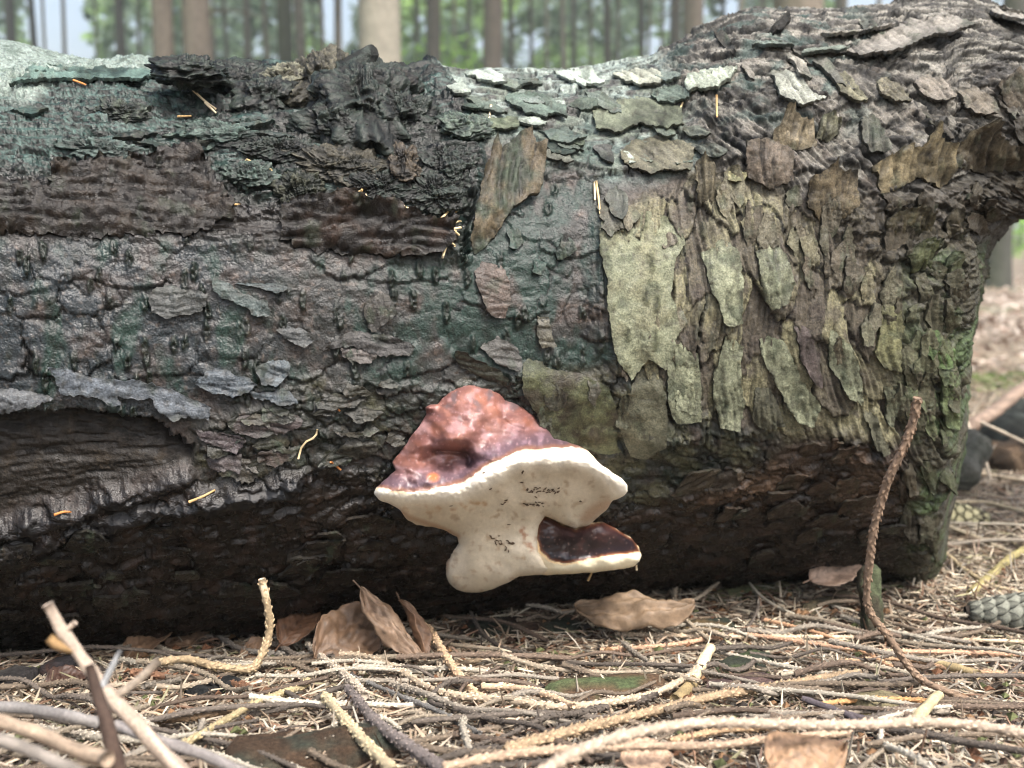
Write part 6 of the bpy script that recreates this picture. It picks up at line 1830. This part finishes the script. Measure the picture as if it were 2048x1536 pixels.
for k, (px, wpx, tone) in enumerate(TR):
    dia = wrng.uniform(.24, .33)
    if wpx > 80: dia = .34
    D = dia * FPX / wpx
    if D > 70:
        D = wrng.uniform(50, 70); dia = wpx * D / FPX
    if D > 31:
        D = wrng.uniform(24, 31); dia = wpx * D / FPX
    if (px, wpx) == (1990, 46):
        D, dia = 9.5, .20
    y = D + CAM[1]
    x = (px - 1024) / FPX * D * 1.0
    z = float(ground_z(x, y))
    root = empty('spruce_tree', (x, y, z))
    wname = 'thick' if wpx > 55 else 'stout' if wpx > 28 else 'slim' if wpx > 13 else 'thin far'
    if k == _pi:
        lab = 'thick pale grey spruce trunk with dark knots rising behind the log'
    else:
        off = k - _pi
        o_ = ORD[abs(off) - 1] if abs(off) <= 20 else ORD[abs(off) - 21] + ' past the twentieth'
        if abs(off) > 20:
            lab = f'{wname} {TNAME[tone]} spruce trunk near the far {"left" if off < 0 else "right"}, {ORD[abs(off) - 21]} beyond twenty stems'
        else:
            lab = f'{wname} {TNAME[tone]} spruce trunk, {o_} {"left" if off < 0 else "right"} of the thick pale knotted trunk'
    tag(root, lab, 'tree', 'spruce trunks in the wood behind the log')
    tm, rad = trunk_mesh(dia, TONE[tone] * wrng.uniform(.85, 1.1), 300 + k)
    put('trunk', tm, M_TRUNK, root)
    cr = put('crown', CROWNS[k % 3], None, root)
    cr.rotation_euler = (0, 0, wrng.uniform(0, 6.28)); s_ = wrng.uniform(.85, 1.1); cr.scale = (s_, s_, s_)
    if k == _pi:          # branch scars on the pale stem
        for zz in (1.22, .98, .70, .47):
            ph = math.pi * 1.5 + wrng.uniform(-.2, .2)
            kn = chunk((dia * .46 * math.cos(ph), dia * .46 * math.sin(ph), zz - .018), (dia * .50 * math.cos(ph), dia * .52 * math.sin(ph), zz + .018), .022, .016, srgb(60, 54, 46), srgb(44, 40, 34), None, 400, name='knot', sides=10, n=10,
                       mat=M_TRUNK, tilt=(math.cos(ph), math.sin(ph), 0), spec_parent=root)
    if wpx > 13:          # dead lower branches
        for b in range(4):
            zz = wrng.uniform(.9, 3.8); ph = wrng.uniform(0, 2 * np.pi); L = wrng.uniform(.5, 1.4)
            d_ = np.array([math.cos(ph), math.sin(ph), wrng.uniform(-.35, .05)])
            p_ = np.array([0, 0, zz]) + np.outer(np.linspace(dia * .3, L, 5), d_) + np.array([0, 0, 1]) * np.array([0, 0, -.02, -.06, -.14])[:, None]
            put('dead_branch', twig_mesh('dead_branch', p_, .012, .004, srgb(96, 88, 76), False, sides=5), M_TRUNK, root)

# young broadleaf trees that catch the light between the stems
SAP = [(592, 17, .9, 1.7), (640, 30, .8, 3.2), (700, 26, .7, 2.0), (905, 24, 1.2, 3.6), (930, 19, .8, 1.2), (1070, 21, 1.3, 2.0), (1130, 26, 1.4, 2.2), (1200, 22, 1.2, 1.8), (1260, 28, 1.3, 2.4), (1310, 24, .9, 2.0), (1440, 22, .9, 2.2),
       (250, 25, .9, 2.0), (30, 24, 1.0, 2.0), (480, 28, .9, 2.6), (1975, 22, .8, .4), (1820, 26, 1.0, 3.0), (1110, 34, 1.4, 5.2), (860, 32, 1.1, 4.6)]
SN = ['by the blackish green stem', 'left of the brown stem', 'just left of the thick pale trunk', 'high right of the thick pale trunk', 'low right of the thick pale trunk', 'first in the bright green gap', 'second in the bright green gap', 'third in the bright green gap',
      'fourth in the bright green gap', 'last in the bright green gap', 'below the root flare crest', 'at the left by the dark slim trunk', 'at the far left edge', 'left of the blackish green stem', 'in the gap under the root at right', 'above the crest of the root flare',
      'highest behind the bright green gap', 'highest right of the pale trunk']
for k, (px, D, rad, zc) in enumerate(SAP):
    x = (px - 1024) / FPX * D; y = D + CAM[1]; z = float(ground_z(x, y))
    root = empty('young_tree', (x, y, z)); tag(root, 'bright green young broadleaf tree ' + SN[k], 'young tree', 'young broadleaf trees among the trunks')
    rg = np.random.RandomState(500 + k)
    n = 620
    v = rg.normal(size=(n, 3)); v /= np.linalg.norm(v, axis=1, keepdims=True)
    c = v * (rg.rand(n, 1) ** .45) * np.array([rad, rad * .8, rad * .95]) * (1 + .35 * noise2(v[:, 0:1] * 2.5, v[:, 2:3] * 2.5 + k, 3)) + np.array([0, 0, zc])
    V, F = leaf_cloud(c, rg.uniform(.12, .26, n), rg, .6)
    cc = srgb(136, 176, 82)[None] * rg.uniform(.55, 1.35, (n, 1)) * np.array([1, 1, 1])
    put('crown', mesh_np('crown', V, F, np.repeat(cc, 4, axis=0), smooth=False), M_FOLIAGE, root)
    put('stem', twig_mesh('stem', np.array([[0, 0, -.1], [.03, 0, zc * .5], [0, .02, zc]]), .02, .008, srgb(96, 88, 70), False, sides=6), M_TRUNK, root)

# the far wood: one mass of spruce foliage with open gaps
n = 64000
rg = np.random.RandomState(900)
D = rg.uniform(32, 80, n)
ax = rg.uniform(-.78, .78, n)
zz = rg.rand(n) ** .8 * (2 + D * .25)
x = ax * D
dens = fbm(ax / .035, zz / D / .05, 3, 901) + .35 * noise2(ax / .012, zz / D / .02, 905)
elev = zz / D
gaps = [(-.400, .195, .030, .040), (-.385, .160, .018, .020), (-.150, .195, .010, .035), (-.162, .20, .008, .03), (.020, .175, .010, .012), (.012, .160, .008, .010), (.124, .165, .010, .02), (.110, .15, .008, .012), (.19, .195, .012, .02), (.165, .205, .009, .012),
        (.315, .20, .030, .02), (.36, .21, .012, .015), (.455, .20, .03, .03), (.462, .02, .022, .055), (-.47, .19, .012, .015), (.415, .21, .012, .012), (.137, .19, .006, .012), (-.225, .165, .005, .006)]
ok = dens > -.36
for ga, ge, ra, re in gaps:
    ok &= ((ax - ga) / ra) ** 2 + ((elev - ge) / re) ** 2 > 1 + .5 * noise2(ax / .01, elev / .01, 907)
c = np.stack([x, D + CAM[1], zz - .3], -1)[ok]
sz = (rg.uniform(.014, .026, n) * D ** .9)[ok]
V, F = leaf_cloud(c, sz, rg, .5)
tone = (fbm(ax / .05, elev / .06, 3, 909))[ok][:, None]
gcol = srgb(98, 120, 90) * (1 - sstep(.05, .4, tone)) + srgb(146, 182, 98) * sstep(.0, .4, tone)
gcol = gcol * rg.uniform(.6, 1.3, (len(c), 1))
tag(put('far_wood', mesh_np('far_wood', V, F, np.repeat(gcol, 4, axis=0), smooth=False), M_FOLIAGE), 'far spruce foliage closing the view behind the trunks', kind='stuff')
# moss strip across the path of needles
n = 5000
y = 1.62 + wrng.normal(0, .10, n); x = wrng.uniform(.75, 1.6, n); z = ground_z(x, y) + wrng.rand(n) * .012
V, F = leaf_cloud(np.stack([x, y, z], -1), wrng.uniform(.01, .022, n), wrng, 1.2)
tag(put('moss', mesh_np('moss', V, F, np.repeat(srgb(92, 112, 58)[None] * wrng.uniform(.6, 1.3, (n, 1)), 4, axis=0), smooth=False), M_MOSS), 'strip of bright green moss on the ground far past the log end', kind='stuff')
# scattered pale leaves far on the forest floor
n = 1500
y = wrng.uniform(1.8, 12, n); x = (wrng.uniform(.36, .52, n)) * (y + .75); z = ground_z(x, y) + .008
V, F = leaf_cloud(np.stack([x, y, z], -1), wrng.uniform(.03, .07, n), wrng, .3)
pc = np.array([srgb(170, 160, 148), srgb(132, 114, 98), srgb(120, 96, 80), srgb(206, 190, 176)])[wrng.randint(0, 4, n)]
tag(put('leaf_litter', mesh_np('leaf_litter', V, F, np.repeat(pc, 4, axis=0), smooth=False), M_LEAF), 'blurred leaf litter on the forest floor beyond the log end', kind='stuff')

# ---- the thin damp air of the wood
hz = bpy.data.materials.new('haze'); hz.use_nodes = True
hn = hz.node_tree; hn.nodes.clear()
ho = hn.nodes.new('ShaderNodeOutputMaterial'); pv = hn.nodes.new('ShaderNodeVolumePrincipled')
pv.inputs['Density'].default_value = 0.006; pv.inputs['Color'].default_value = (.86, .92, .88, 1); pv.inputs['Anisotropy'].default_value = 0.2
hn.links.new(pv.outputs[0], ho.inputs['Volume'])
x0, x1, y0, y1, z0, z1 = -150, 150, -40, 230, -3, 26
hv = np.array([[x, y, z] for x in (x0, x1) for y in (y0, y1) for z in (z0, z1)], float)
hb = put('haze', mesh_np('haze', hv, np.array([[0, 1, 3, 2], [4, 6, 7, 5], [0, 4, 5, 1], [2, 3, 7, 6], [0, 2, 6, 4], [1, 5, 7, 3]]), smooth=False), hz)
tag(hb, 'thin pale haze between the trunks', kind='stuff')
